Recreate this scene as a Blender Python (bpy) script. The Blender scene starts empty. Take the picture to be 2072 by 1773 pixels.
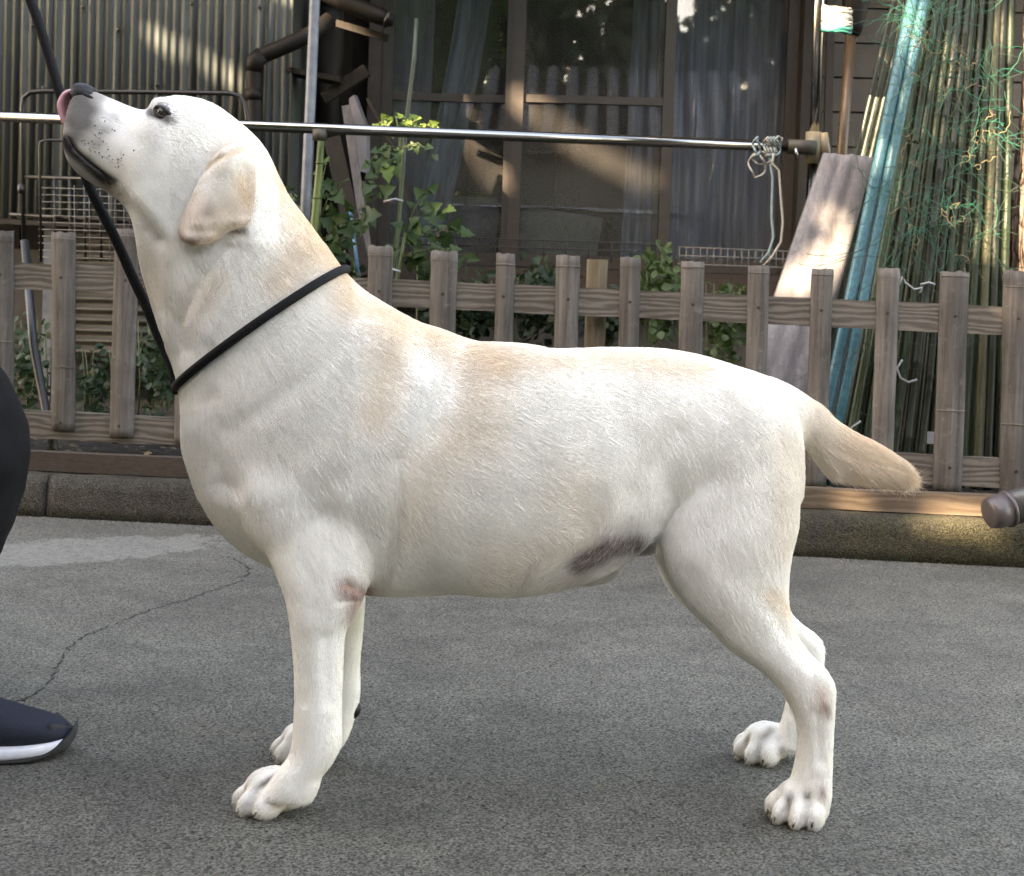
import bpy, bmesh, math, random
import numpy as np
from mathutils import Vector, Matrix, noise as mnoise

random.seed(7)
rng = np.random.default_rng(7)
SC = bpy.context.scene
COL = SC.collection
R = math.radians

# ------------------------------------------------------------------ camera, light, exposure
EYE = Vector((0.0, 0.0, 0.60))
PITCH, ROLL, FPX, SHIFT = 2.0, 1.9, 2700.0, -0.0975     # picture unit: the photograph is 2072 units wide
CM = Matrix.Rotation(R(90 - PITCH), 3, 'X') @ Matrix.Rotation(R(ROLL), 3, 'Z')
cam_d = bpy.data.cameras.new('camera')
cam = bpy.data.objects.new('camera', cam_d)
COL.objects.link(cam)
cam.matrix_world = Matrix.Translation(EYE) @ CM.to_4x4()
cam_d.sensor_width = 36.0
cam_d.lens = 36.0 * FPX / 2072.0
cam_d.shift_y = SHIFT
cam_d.clip_start = 0.05
cam_d.clip_end = 400.0
cam_d.dof.use_dof = True
cam_d.dof.focus_distance = 1.58
cam_d.dof.aperture_fstop = 20.0
SC.camera = cam

SUN_DIR = Vector((-0.60, -0.66, 0.46)).normalized()       # towards the sun: behind the camera, to the left
world = bpy.data.worlds.new('World')
SC.world = world
world.use_nodes = True
wn = world.node_tree
wn.nodes.clear()
sky = wn.nodes.new('ShaderNodeTexSky')
sky.sky_type = 'NISHITA'
sky.sun_disc = False
sky.sun_elevation = math.asin(SUN_DIR.z)
sky.sun_rotation = math.atan2(SUN_DIR.x, SUN_DIR.y)
sky.dust_density = 1.8
sky.air_density = 1.0
bg = wn.nodes.new('ShaderNodeBackground')
bg.inputs['Strength'].default_value = 0.15
wo = wn.nodes.new('ShaderNodeOutputWorld')
wn.links.new(sky.outputs[0], bg.inputs[0])
wn.links.new(bg.outputs[0], wo.inputs[0])
sun_d = bpy.data.lights.new('sun', 'SUN')
sun_d.energy = 3.8
sun_d.angle = R(0.53)
sun_d.color = (1.0, 0.94, 0.85)
sun = bpy.data.objects.new('sun', sun_d)
COL.objects.link(sun)
sun.rotation_euler = SUN_DIR.to_track_quat('Z', 'Y').to_euler()
SC.view_settings.view_transform = 'Standard'
SC.view_settings.look = 'None'
SC.view_settings.exposure = 3.85
SC.view_settings.gamma = 1.0
SC.view_settings.use_curve_mapping = False
SC.view_settings.use_white_balance = True
SC.view_settings.white_balance_temperature = 10100
SC.view_settings.white_balance_tint = 17
SC.cycles.max_bounces = 8
SC.cycles.diffuse_bounces = 4
SC.cycles.transparent_max_bounces = 12
SC.cycles.use_denoising = True
SC.cycles.denoising_prefilter = 'NONE'
try:
    SC.cycles_curves.shape = 'RIBBONS'
except Exception:
    pass

# ------------------------------------------------------------------ geometry helpers
def ray(px, py):
    d = Vector(((px - 1036.0) / FPX, -(py - 886.5) / FPX + SHIFT * 2072.0 / FPX, -1.0))
    return CM @ d

def at(px, py, Y0, k=0.0):
    """point of the vertical plane  y + k*x = Y0  seen at a place of the photograph"""
    d = ray(px, py)
    t = Y0 / (d.y + k * d.x)
    return EYE + d * t

def ground_at(px, py, z=0.0):
    d = ray(px, py)
    return EYE + d * ((z - EYE.z) / d.z)

def link(name, me, mat=None, parent=None):
    o = bpy.data.objects.new(name, me)
    COL.objects.link(o)
    if mat is not None:
        if isinstance(mat, (list, tuple)):
            for m in mat:
                me.materials.append(m)
        else:
            me.materials.append(mat)
    if parent is not None:
        o.parent = parent
        if parent.type == 'EMPTY':
            o.matrix_parent_inverse = Matrix.Translation(-Vector(parent.location))
    return o

def tag(o, label=None, cat=None, group=None, kind=None):
    if label: o['label'] = label
    if cat: o['category'] = cat
    if group: o['group'] = group
    if kind: o['kind'] = kind
    return o

def empty(name, label, cat, group=None, loc=(0, 0, 0)):
    o = bpy.data.objects.new(name, None)
    o.empty_display_size = 0.05
    o.location = loc
    COL.objects.link(o)
    return tag(o, label, cat, group)

class MB:
    """collects shapes into one mesh"""
    def __init__(s):
        s.v, s.f = [], []
    def add(s, vs, fs):
        n = len(s.v)
        s.v += [tuple(v) for v in vs]
        s.f += [tuple(i + n for i in f) for f in fs]
    def mesh(s, name, smooth=False):
        me = bpy.data.meshes.new(name)
        me.from_pydata(s.v, [], s.f)
        me.validate()
        me.update()
        if smooth:
            me.polygons.foreach_set('use_smooth', [True] * len(me.polygons))
        return me
    def build(s, name, mat, parent=None, smooth=False, off=None):
        o = link(name, s.mesh(name, smooth), mat, parent)
        return o
    def box(s, c, size, rot=None, jitter=0.0):
        c = Vector(c); hx, hy, hz = size[0] / 2, size[1] / 2, size[2] / 2
        vs = []
        for sx in (-1, 1):
            for sy in (-1, 1):
                for sz in (-1, 1):
                    p = Vector((sx * hx, sy * hy, sz * hz))
                    if jitter: p += Vector([random.uniform(-jitter, jitter) for _ in range(3)])
                    if rot is not None: p = rot @ p
                    vs.append(c + p)
        s.add(vs, [(0, 1, 3, 2), (4, 6, 7, 5), (0, 4, 5, 1), (2, 3, 7, 6), (0, 2, 6, 4), (1, 5, 7, 3)])
    def bar(s, a, b, wx, wy, side=(0, 1, 0)):
        """box from a to b; wx across, wy along 'side'"""
        a, b = Vector(a), Vector(b)
        d = (b - a).normalized(); sd = Vector(side)
        sd = (sd - d * sd.dot(d)).normalized(); u = d.cross(sd).normalized()
        vs = []
        for e in (a, b):
            for p, q in ((-1, -1), (1, -1), (1, 1), (-1, 1)):
                vs.append(e + u * p * wx / 2 + sd * q * wy / 2)
        s.add(vs, [(0, 1, 2, 3), (7, 6, 5, 4), (0, 4, 5, 1), (1, 5, 6, 2), (2, 6, 7, 3), (3, 7, 4, 0)])
    def tube(s, pts, rad, n=10, cap=True, flat=None):
        pts = [Vector(p) for p in pts]
        if not isinstance(rad, (list, tuple)): rad = [rad] * len(pts)
        prev = None; rings = []
        for i, p in enumerate(pts):
            a = pts[max(0, i - 1)]; b = pts[min(len(pts) - 1, i + 1)]
            t = (b - a).normalized()
            if prev is None:
                r0 = Vector((0, 0, 1)) if abs(t.z) < 0.9 else Vector((1, 0, 0))
                u = (r0 - t * r0.dot(t)).normalized()
            else:
                u = (prev - t * prev.dot(t)).normalized()
            prev = u; w = t.cross(u)
            rings.append([p + (u * math.cos(2 * math.pi * k / n) + w * math.sin(2 * math.pi * k / n)) * rad[i] for k in range(n)])
        vs = [v for r in rings for v in r]
        fs = []
        for i in range(len(pts) - 1):
            for k in range(n):
                fs.append((i * n + k, i * n + (k + 1) % n, (i + 1) * n + (k + 1) % n, (i + 1) * n + k))
        if cap:
            fs.append(tuple(reversed(range(n)))); fs.append(tuple((len(pts) - 1) * n + k for k in range(n)))
        s.add(vs, fs)
    def quad(s, a, b, c, d):
        s.add([a, b, c, d], [(0, 1, 2, 3)])
    def ellipsoid(s, c, r, rot=None, nu=16, nv=10):
        c = Vector(c); vs = [];
        for j in range(1, nv):
            ph = math.pi * j / nv
            for i in range(nu):
                th = 2 * math.pi * i / nu
                p = Vector((r[0] * math.sin(ph) * math.cos(th), r[1] * math.sin(ph) * math.sin(th), r[2] * math.cos(ph)))
                if rot is not None: p = rot @ p
                vs.append(c + p)
        top = Vector((0, 0, r[2])); bot = Vector((0, 0, -r[2]))
        if rot is not None: top = rot @ top; bot = rot @ bot
        vs += [c + top, c + bot]; nt = (nv - 1) * nu
        fs = []
        for j in range(nv - 2):
            for i in range(nu):
                fs.append((j * nu + i, (j + 1) * nu + i, (j + 1) * nu + (i + 1) % nu, j * nu + (i + 1) % nu))
        for i in range(nu):
            fs.append((nt, i, (i + 1) % nu))
            fs.append((nt + 1, (nv - 2) * nu + (i + 1) % nu, (nv - 2) * nu + i))
        s.add(vs, fs)

def catmull(P, m):
    """P: (n,k) stations -> m samples per segment"""
    P = np.asarray(P, float); n = len(P)
    E = np.vstack([2 * P[0] - P[1], P, 2 * P[-1] - P[-2]])
    out = []
    for i in range(n - 1):
        p0, p1, p2, p3 = E[i], E[i + 1], E[i + 2], E[i + 3]
        for j in range(m):
            t = j / m
            out.append(0.5 * ((2 * p1) + (-p0 + p2) * t + (2 * p0 - 5 * p1 + 4 * p2 - p3) * t * t + (-p0 + 3 * p1 - 3 * p2 + p3) * t ** 3))
    out.append(P[-1])
    return np.array(out)

# ------------------------------------------------------------------ material helpers
class NT:
    def __init__(s, name):
        s.m = bpy.data.materials.new(name); s.m.use_nodes = True
        s.t = s.m.node_tree; s.t.nodes.clear()
        s.out = s.n('ShaderNodeOutputMaterial')
    def n(s, k, **kw):
        x = s.t.nodes.new(k)
        for a, b in kw.items(): setattr(x, a, b)
        return x
    def l(s, a, b): s.t.links.new(a, b)
    def coord(s, scale=(1, 1, 1), rot=(0, 0, 0), loc=(0, 0, 0)):
        c = s.n('ShaderNodeTexCoord'); m = s.n('ShaderNodeMapping')
        m.inputs['Scale'].default_value = scale; m.inputs['Rotation'].default_value = rot; m.inputs['Location'].default_value = loc
        s.l(c.outputs['Object'], m.inputs['Vector']); return m.outputs[0]
    def noise(s, vec, scale, detail=4, rough=0.55, dist=0.0):
        x = s.n('ShaderNodeTexNoise'); x.inputs['Scale'].default_value = scale; x.inputs['Detail'].default_value = detail
        x.inputs['Roughness'].default_value = rough; x.inputs['Distortion'].default_value = dist
        s.l(vec, x.inputs['Vector']); return x.outputs[0]
    def ramp(s, fac, stops):
        x = s.n('ShaderNodeValToRGB'); e = x.color_ramp.elements
        while len(e) < len(stops): e.new(0.5)
        for i, (p, c) in enumerate(stops):
            e[i].position = p; e[i].color = (c[0], c[1], c[2], 1) if hasattr(c, '__len__') else (c, c, c, 1)
        s.l(fac, x.inputs[0]); return x.outputs[0]
    def mix(s, fac, a, b, mode='MIX'):
        x = s.n('ShaderNodeMix', data_type='RGBA', blend_type=mode)
        for i, v in ((0, fac), (6, a), (7, b)):
            if isinstance(v, (int, float)): x.inputs[i].default_value = v
            elif isinstance(v, (tuple, list)): x.inputs[i].default_value = (*v[:3], 1)
            else: s.l(v, x.inputs[i])
        return x.outputs[2]
    def math(s, op, a, b=0.0, clamp=False):
        x = s.n('ShaderNodeMath', operation=op); x.use_clamp = clamp
        for i, v in ((0, a), (1, b)):
            if isinstance(v, (int, float)): x.inputs[i].default_value = v
            else: s.l(v, x.inputs[i])
        return x.outputs[0]
    def bsdf(s, color, rough=0.8, metal=0.0, bump=None, bstr=0.3, bdist=0.002, spec=0.4, **kw):
        b = s.n('ShaderNodeBsdfPrincipled')
        for k, v in (('Base Color', color), ('Roughness', rough), ('Metallic', metal), ('Specular IOR Level', spec)):
            if isinstance(v, (int, float)): b.inputs[k].default_value = v
            elif isinstance(v, (tuple, list)): b.inputs[k].default_value = (*v[:3], 1)
            else: s.l(v, b.inputs[k])
        for k, v in kw.items():
            b.inputs[k.replace('_', ' ')].default_value = v
        if bump is not None:
            u = s.n('ShaderNodeBump'); u.inputs['Strength'].default_value = bstr; u.inputs['Distance'].default_value = bdist
            s.l(bump, u.inputs['Height']); s.l(u.outputs[0], b.inputs['Normal'])
        s.l(b.outputs[0], s.out.inputs[0]); s.b = b
        return s.m

DK = 1.0
def dk(c): return tuple(x * DK for x in c)
def simple(name, c1, c2, scale=20, rough=0.75, stretch=(1, 1, 1), bstr=0.3, bdist=0.002, metal=0.0, detail=5, spec=0.4, fine=None, per=False):
    """two tones by stretched noise, optional fine grain, optional change from object to object"""
    c1, c2 = dk(c1), dk(c2)
    t = NT(name); v = t.coord(stretch)
    n1 = t.noise(v, scale, detail, 0.6)
    col = t.mix(t.ramp(n1, [(0.32, 0), (0.68, 1)]), c1, c2)
    h = n1
    if fine:
        n2 = t.noise(v, fine, 3, 0.6)
        col = t.mix(0.55, col, t.ramp(n2, [(0.3, 0.25), (0.7, 0.8)]), 'OVERLAY'); h = t.math('ADD', n1, n2)
    if per:
        oi = t.n('ShaderNodeObjectInfo')
        g = t.ramp(oi.outputs['Random'], [(0.0, 0.72), (1.0, 1.25)])
        col = t.mix(1.0, col, g, 'MULTIPLY')
    return t.bsdf(col, rough, metal, h, bstr, bdist, spec)
# ================================================================== THE DOG
def dog_mid(px):
    return 1.571 + (px - 590.0) / 1030.0 * 0.047

def loft(mb, stations, m=5, n=28, egg=0.0, cap=True, ypow=1.0):
    """stations: (top x, top y, bottom x, bottom y, half width, y offset from the dog's middle plane)"""
    S = catmull(stations, m)
    rings = []
    for tx, ty, bx, by, w, yo in S:
        Y = dog_mid((tx + bx) / 2) + yo
        a = at(tx, ty, Y); b = at(bx, by, Y)
        c = (a + b) / 2; h = (a - b) / 2
        ring = []
        for k in range(n):
            th = 2 * math.pi * k / n
            cs, sn = math.cos(th), math.sin(th)
            wid = max(w, 0.001) * math.copysign(abs(sn) ** ypow, sn) * (1 + egg * cs)
            ring.append(c + h * cs + Vector((0, 1, 0)) * wid)
        rings.append(ring)
    def capring(r, q):
        c = sum(r, Vector()) / n
        return [c + (p - c) * q for p in r], c
    vs = [p for r in rings for p in r]; fs = []
    for i in range(len(rings) - 1):
        for k in range(n):
            fs.append((i * n + k, i * n + (k + 1) % n, (i + 1) * n + (k + 1) % n, (i + 1) * n + k))
    fs.append(tuple(reversed(range(n)))); fs.append(tuple((len(rings) - 1) * n + k for k in range(n)))
    mb.add(vs, fs)

dog = empty('dog', 'cream white labrador standing in profile with its nose raised and tail out', 'dog')

D = MB()
# head, neck and trunk as one loft (top and bottom outline, half width)
trunk = [
 (157,180,134,262,.014,0), (166,180,131,298,.027,0), (184,181,138,326,.034,0), (206,190,156,351,.037,0), (240,205,187,372,.039,0),
 (272,218,217,390,.043,0), (297,224,246,410,.050,0), (320,214,268,438,.058,0), (345,195,279,468,.064,0), (388,196,282,500,.067,0),
 (430,208,283,525,.068,0), (485,246,286,551,.067,0), (534,294,298,586,.066,0), (560,347,310,630,.066,0), (584,396,325,672,.069,0),
 (630,456,348,724,.075,0), (682,530,362,768,.084,0), (728,578,371,826,.092,0), (780,612,373,893,.100,0), (846,650,390,954,.106,0),
 (898,668,423,1040,.112,0), (948,687,485,1106,.117,0), (1000,696,590,1162,.121,0), (1060,701,740,1200,.125,0), (1130,702,880,1200,.126,0),
 (1200,702,1000,1190,.123,0), (1270,703,1098,1172,.117,0), (1340,707,1178,1138,.109,0), (1400,715,1235,1098,.103,0), (1450,727,1300,1080,.100,0),
 (1500,744,1385,1080,.098,0), (1545,760,1480,1075,.092,0), (1582,786,1570,1060,.080,0), (1602,835,1612,1010,.060,0), (1608,880,1616,970,.030,0)]
loft(D, trunk, m=4, n=36, egg=0.06, ypow=0.92)
# cheeks, skull, rib spring
def ell(px, py, yo, rx, ry, rz, deg=0.0):
    c = at(px, py, dog_mid(px) + yo)
    D.ellipsoid(c, (rx, ry, rz), Matrix.Rotation(R(deg), 3, 'Y'), 20, 14)
for s in (-1, 1):
    ell(345, 305, .030 * s, .052, .034, .044, 25)
    ell(190, 265, .014 * s, .034, .024, .030, 35)        # flews
    ell(322, 214, .026 * s, .012, .015, .010, 0)         # brow
    ell(670, 880, .060 * s, .110, .052, .145, 28)        # shoulder blade and upper arm
    ell(590, 1010, .062 * s, .062, .046, .085, -25)
    ell(1010, 950, .040 * s, .215, .092, .150, 0)        # ribs
    ell(1475, 925, .050 * s, .070, .056, .100, -15)      # rump
# near fore leg, near hind leg, far fore leg, far hind leg (front outline, back outline)
loft(D, [(455,960,770,930,.040,-.045), (500,1040,775,1020,.045,-.058), (532,1105,768,1090,.046,-.066), (556,1157,755,1148,.043,-.074), (574,1200,744,1192,.039,-.080),
         (583,1240,724,1238,.034,-.083), (588,1285,702,1275,.030,-.084), (593,1343,696,1340,.0275,-.085), (595,1413,693,1413,.0265,-.086),
         (593,1465,692,1468,.027,-.086), (590,1505,692,1503,.027,-.086), (582,1532,676,1540,.0265,-.086), (563,1556,655,1566,.026,-.086), (540,1582,645,1596,.026,-.086), (520,1602,632,1622,.024,-.086)], m=4, n=24)
loft(D, [(1400,860,1600,830,.040,-.040), (1360,960,1612,920,.052,-.050), (1334,1060,1618,1010,.056,-.056), (1336,1115,1615,1065,.054,-.062), (1352,1168,1602,1125,.048,-.068),
         (1386,1224,1596,1190,.041,-.074), (1424,1264,1601,1238,.035,-.079), (1472,1314,1613,1281,.029,-.084), (1527,1352,1638,1317,.0245,-.088), (1563,1383,1665,1344,.0225,-.091),
         (1586,1414,1688,1376,.0225,-.093), (1604,1448,1691,1418,.0225,-.094), (1613,1492,1687,1478,.0205,-.095), (1609,1534,1684,1536,.0205,-.095), (1603,1566,1682,1578,.023,-.095), (1592,1592,1680,1612,.026,-.095), (1580,1612,1676,1640,.025,-.095)], m=4, n=24)
loft(D, [(520,1020,760,1000,.040,.050), (570,1110,750,1100,.042,.066), (598,1180,742,1180,.038,.075), (618,1235,740,1232,.032,.080), (630,1290,735,1290,.028,.084), (638,1350,730,1350,.026,.086),
         (640,1405,730,1405,.0255,.087), (634,1450,719,1450,.025,.087), (624,1486,706,1488,.025,.087), (608,1510,690,1514,.024,.087), (590,1526,676,1534,.022,.087)], m=4, n=24)
loft(D, [(1380,930,1590,900,.045,.050), (1318,1050,1570,1020,.050,.058), (1322,1130,1585,1110,.046,.066), (1352,1196,1592,1180,.038,.074), (1410,1246,1600,1232,.032,.082), (1490,1285,1618,1256,.026,.088),
         (1555,1322,1655,1284,.022,.092), (1583,1355,1671,1312,.021,.094), (1592,1395,1664,1372,.020,.095), (1586,1440,1651,1440,.019,.095), (1574,1478,1643,1490,.021,.095), (1560,1504,1632,1520,.023,.095)], m=4, n=24)
# tail
loft(D, [(1540,757,1575,890,.042,0), (1580,768,1596,896,.040,0), (1615,788,1612,900,.035,0), (1650,812,1632,915,.030,0), (1686,843,1662,945,.026,0), (1724,868,1700,962,.024,0), (1765,890,1742,972,.021,0), (1803,912,1784,978,.017,0),
         (1830,934,1816,982,.011,0), (1840,952,1832,980,.004,0)], m=4, n=20)
# belly skin fold and sheath
loft(D, [(1330,1060,1330,1120,.020,0), (1290,1062,1285,1126,.022,0), (1240,1080,1236,1158,.019,0), (1195,1115,1190,1182,.015,0), (1160,1145,1155,1194,.009,0), (1146,1165,1143,1192,.004,0)], m=4, n=16)
for s in (-1, 1): ell(1208, 1156, .010 * s, .032, .014, .017, -14)
# paws: pad mass and four toes each
TOES = []; GAPS = []
def paw(px, py, turn, L=0.094, W=0.062, H=0.044):
    c = ground_at(px, py); f = Matrix.Rotation(R(turn), 3, 'Z')
    fw = f @ Vector((-1, 0, 0)); sd = f @ Vector((0, 1, 0))
    rz = Matrix.Rotation(R(turn), 3, 'Z')
    D.ellipsoid(c + fw * (-.006) + Vector((0, 0, .023)), (L * .36, W * .44, .023), rz)
    D.ellipsoid(c + fw * (.006) + Vector((0, 0, .029)), (L * .34, W * .40, .021), rz)
    toes = []
    for b_ in (-.0195, 0.0, .0195):
        q0 = c + fw * .008 + sd * b_ * .8 * (W / .062) + Vector((0, 0, .044)); q1 = c + fw * .030 + sd * b_ * .95 * (W / .062) + Vector((0, 0, .034)); q2_ = c + fw * (.050 if b_ == 0 else .042) * (L / .09) + sd * b_ * 1.15 * (W / .062) + Vector((0, 0, .006)); GAPS.append((q0, q1)); GAPS.append((q1, q2_))
    for a, b, q in ((.028, -.0098, 1.02), (.028, .0098, 1.02), (.014, -.0235, 1.0), (.014, .0235, 1.0)):
        tc = c + fw * a * (L / .09) + sd * b * (W / .062) + Vector((0, 0, .0165))
        rt = Matrix.Rotation(R(turn - b * 600), 3, 'Z') @ Matrix.Rotation(R(-18), 3, 'Y')
        D.ellipsoid(tc, (.0205 * q, .0105, .0155), rt, 14, 10)
        toes.append((tc + (fw + sd * b * 10).normalized() * .0185 + Vector((0, 0, -.006)), (fw + sd * b * 10).normalized()))
    return toes
TOES += paw(561, 1638, 24)
TOES += paw(1622, 1655, 52, L=0.088)
TOES += paw(628, 1536, 22)
TOES += paw(1552, 1535, 30, L=0.088)

tmp = link('dog_raw', D.mesh('dog_raw'))
VOX = 0.0035
rm = tmp.modifiers.new('remesh', 'REMESH'); rm.mode = 'VOXEL'; rm.voxel_size = VOX; rm.adaptivity = 0.0
dg = bpy.context.evaluated_depsgraph_get()
body_me = bpy.data.meshes.new_from_object(tmp.evaluated_get(dg))
bpy.data.objects.remove(tmp)

V = np.empty(len(body_me.vertices) * 3); body_me.vertices.foreach_get('co', V); V = V.reshape(-1, 3)
Eg = np.empty(len(body_me.edges) * 2, dtype=np.int64); body_me.edges.foreach_get('vertices', Eg); Eg = Eg.reshape(-1, 2)
def smooth_verts(V, w, it):
    N = len(V); deg = np.bincount(Eg.ravel(), minlength=N).astype(float)[:, None]
    for _ in range(it):
        S = np.stack([np.bincount(Eg[:, 0], V[Eg[:, 1], k], N) + np.bincount(Eg[:, 1], V[Eg[:, 0], k], N) for k in range(3)], 1)
        V = V + w * (S / deg - V)
    return V
def side_uv(P):
    """side elevation of the dog, the same on both flanks: across to the tail, down to the feet, in units of the drawing"""
    mid = np.interp(P[:, 0], [-.55, .60], [dog_mid(130), dog_mid(1850)])
    q = np.stack([P[:, 0], mid - np.abs(P[:, 1] - mid), P[:, 2]], 1) - np.array(EYE)
    l = q @ np.array(CM)
    return 1036 + FPX * l[:, 0] / -l[:, 2], 886.5 + SHIFT * 2072 - FPX * l[:, 1] / -l[:, 2]
w = np.clip((V[:, 2] - 0.03) / 0.10, 0.12, 1.0)
u, v = side_uv(V)
w = np.where((u < 320) & (v < 420), 0.45, w)
V = smooth_verts(V, 0.6 * w[:, None], 22)
body_me.vertices.foreach_set('co', V.ravel()); body_me.update()
def gapdist(P):
    d = np.full(len(P), 1e9); low = P[:, 2] < .06; Q = P[low]; dd = np.full(len(Q), 1e9)
    for a_, b_ in GAPS:
        a_ = np.array(a_); ab = np.array(b_) - a_; t_ = np.clip(((Q - a_) @ ab) / (ab @ ab), 0, 1); dd = np.minimum(dd, np.linalg.norm(Q - a_ - t_[:, None] * ab, axis=1))
    d[low] = dd; return d
def normals(me):
    a = np.empty(len(me.vertices) * 3); me.vertices.foreach_get('normal', a); return a.reshape(-1, 3)
def polydist(u, v, pl):
    d = np.full(len(u), 1e9)
    for (x0, y0), (x1, y1) in zip(pl[:-1], pl[1:]):
        dx, dy = x1 - x0, y1 - y0
        t = np.clip(((u - x0) * dx + (v - y0) * dy) / (dx * dx + dy * dy), 0, 1)
        d = np.minimum(d, np.hypot(u - x0 - t * dx, v - y0 - t * dy))
    return d
# the forms of muscle, fold and crease: each stroke pushes both flanks in (+) or out (-)
strokes = [
 ([(138,292),(160,318),(192,344),(226,372)], 8, .0060), ([(226,374),(262,412),(300,452),(322,485)], 15, .0060),
 ([(270,395),(300,425),(345,470)], 18, -.0030), ([(285,470),(300,540),(330,620)], 14, .0035),
 ([(455,500),(405,560),(362,640),(372,700)], 15, .0045), ([(520,470),(470,570),(420,660)], 26, -.0035), ([(560,440),(590,520),(560,620)], 26, .0030),
 ([(700,690),(640,740),(560,800),(470,860)], 26, .0035), ([(420,800),(430,900),(470,980)], 22, .0035),
 ([(452,968),(492,1010),(515,1060),(535,1120)], 16, .0034), ([(830,690),(910,760),(900,850),(840,930)], 30, .0040), ([(790,700),(850,790),(820,870)], 26, -.0045),
 ([(700,760),(640,880),(560,960)], 30, .0030), ([(800,930),(800,1040),(785,1130),(765,1180)], 15, .0065), ([(690,1000),(700,1080),(720,1150)], 22, -.0035),
 ([(640,1060),(620,1140),(640,1230)], 20, .0028), ([(1262,1080),(1285,1020),(1325,950),(1370,880)], 26, .0065), ([(1225,960),(1250,1030),(1240,1080)], 24, -.0035),
 ([(1530,900),(1560,980),(1540,1080)], 30, .0030), ([(1400,1120),(1470,1200),(1540,1260)], 26, -.0030), ([(1560,1240),(1600,1300),(1640,1350)], 12, .0018),
 ([(1655,1440),(1660,1540)], 9, .0025), ([(660,1290),(662,1420)], 12, .0022), ([(612,1290),(616,1420)], 12, .0018),
 ([(304,222),(322,234)], 11, .0040), ([(250,262),(290,300),(300,360)], 20, .0030), ([(180,215),(230,240)], 16, .0015), ([(420,235),(470,270),(510,330)], 24, -.0015),
 ([(1340,760),(1430,790),(1500,850)], 26, .0018), ([(700,1180),(738,1196)], 6, .0035), ([(690,1215),(735,1212)], 5, .0025), ([(718,1165),(722,1235)], 7, -.002)]
Nn = normals(body_me); u, v = side_uv(V)
side = np.clip(np.abs(Nn[:, 1]) * 1.6 - 0.25, 0, 1)
disp = np.zeros(len(V)); gapcut = -.0036 * np.exp(-(gapdist(V) / .0050) ** 2)
for pl, wd, dp in strokes:
    d = polydist(u, v, pl)
    disp -= dp * (.55 if wd >= 14 else .85) * np.exp(-(d / wd) ** 2)
# soft lumps of skin and muscle
lump = np.array([mnoise.noise(Vector((p[0] * 9, p[1] * 9, p[2] * 9))) for p in V])
lump2 = np.array([mnoise.noise(Vector((p[0] * 26 + 5, p[1] * 26, p[2] * 26))) for p in V])
torso_w = np.clip((V[:, 2] - .18) / .1, 0, 1) * np.where((u < 330) & (v < 420), .25, 1)
V = V + Nn * (gapcut + disp * side + lump * .0018 * torso_w + lump2 * .0009 * torso_w)[:, None]
V = smooth_verts(V, 0.4 * w[:, None], 2)
V[:, 2] = np.maximum(V[:, 2], 0.0015)
body_me.vertices.foreach_set('co', V.ravel()); body_me.update()
Nn = normals(body_me)

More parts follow.
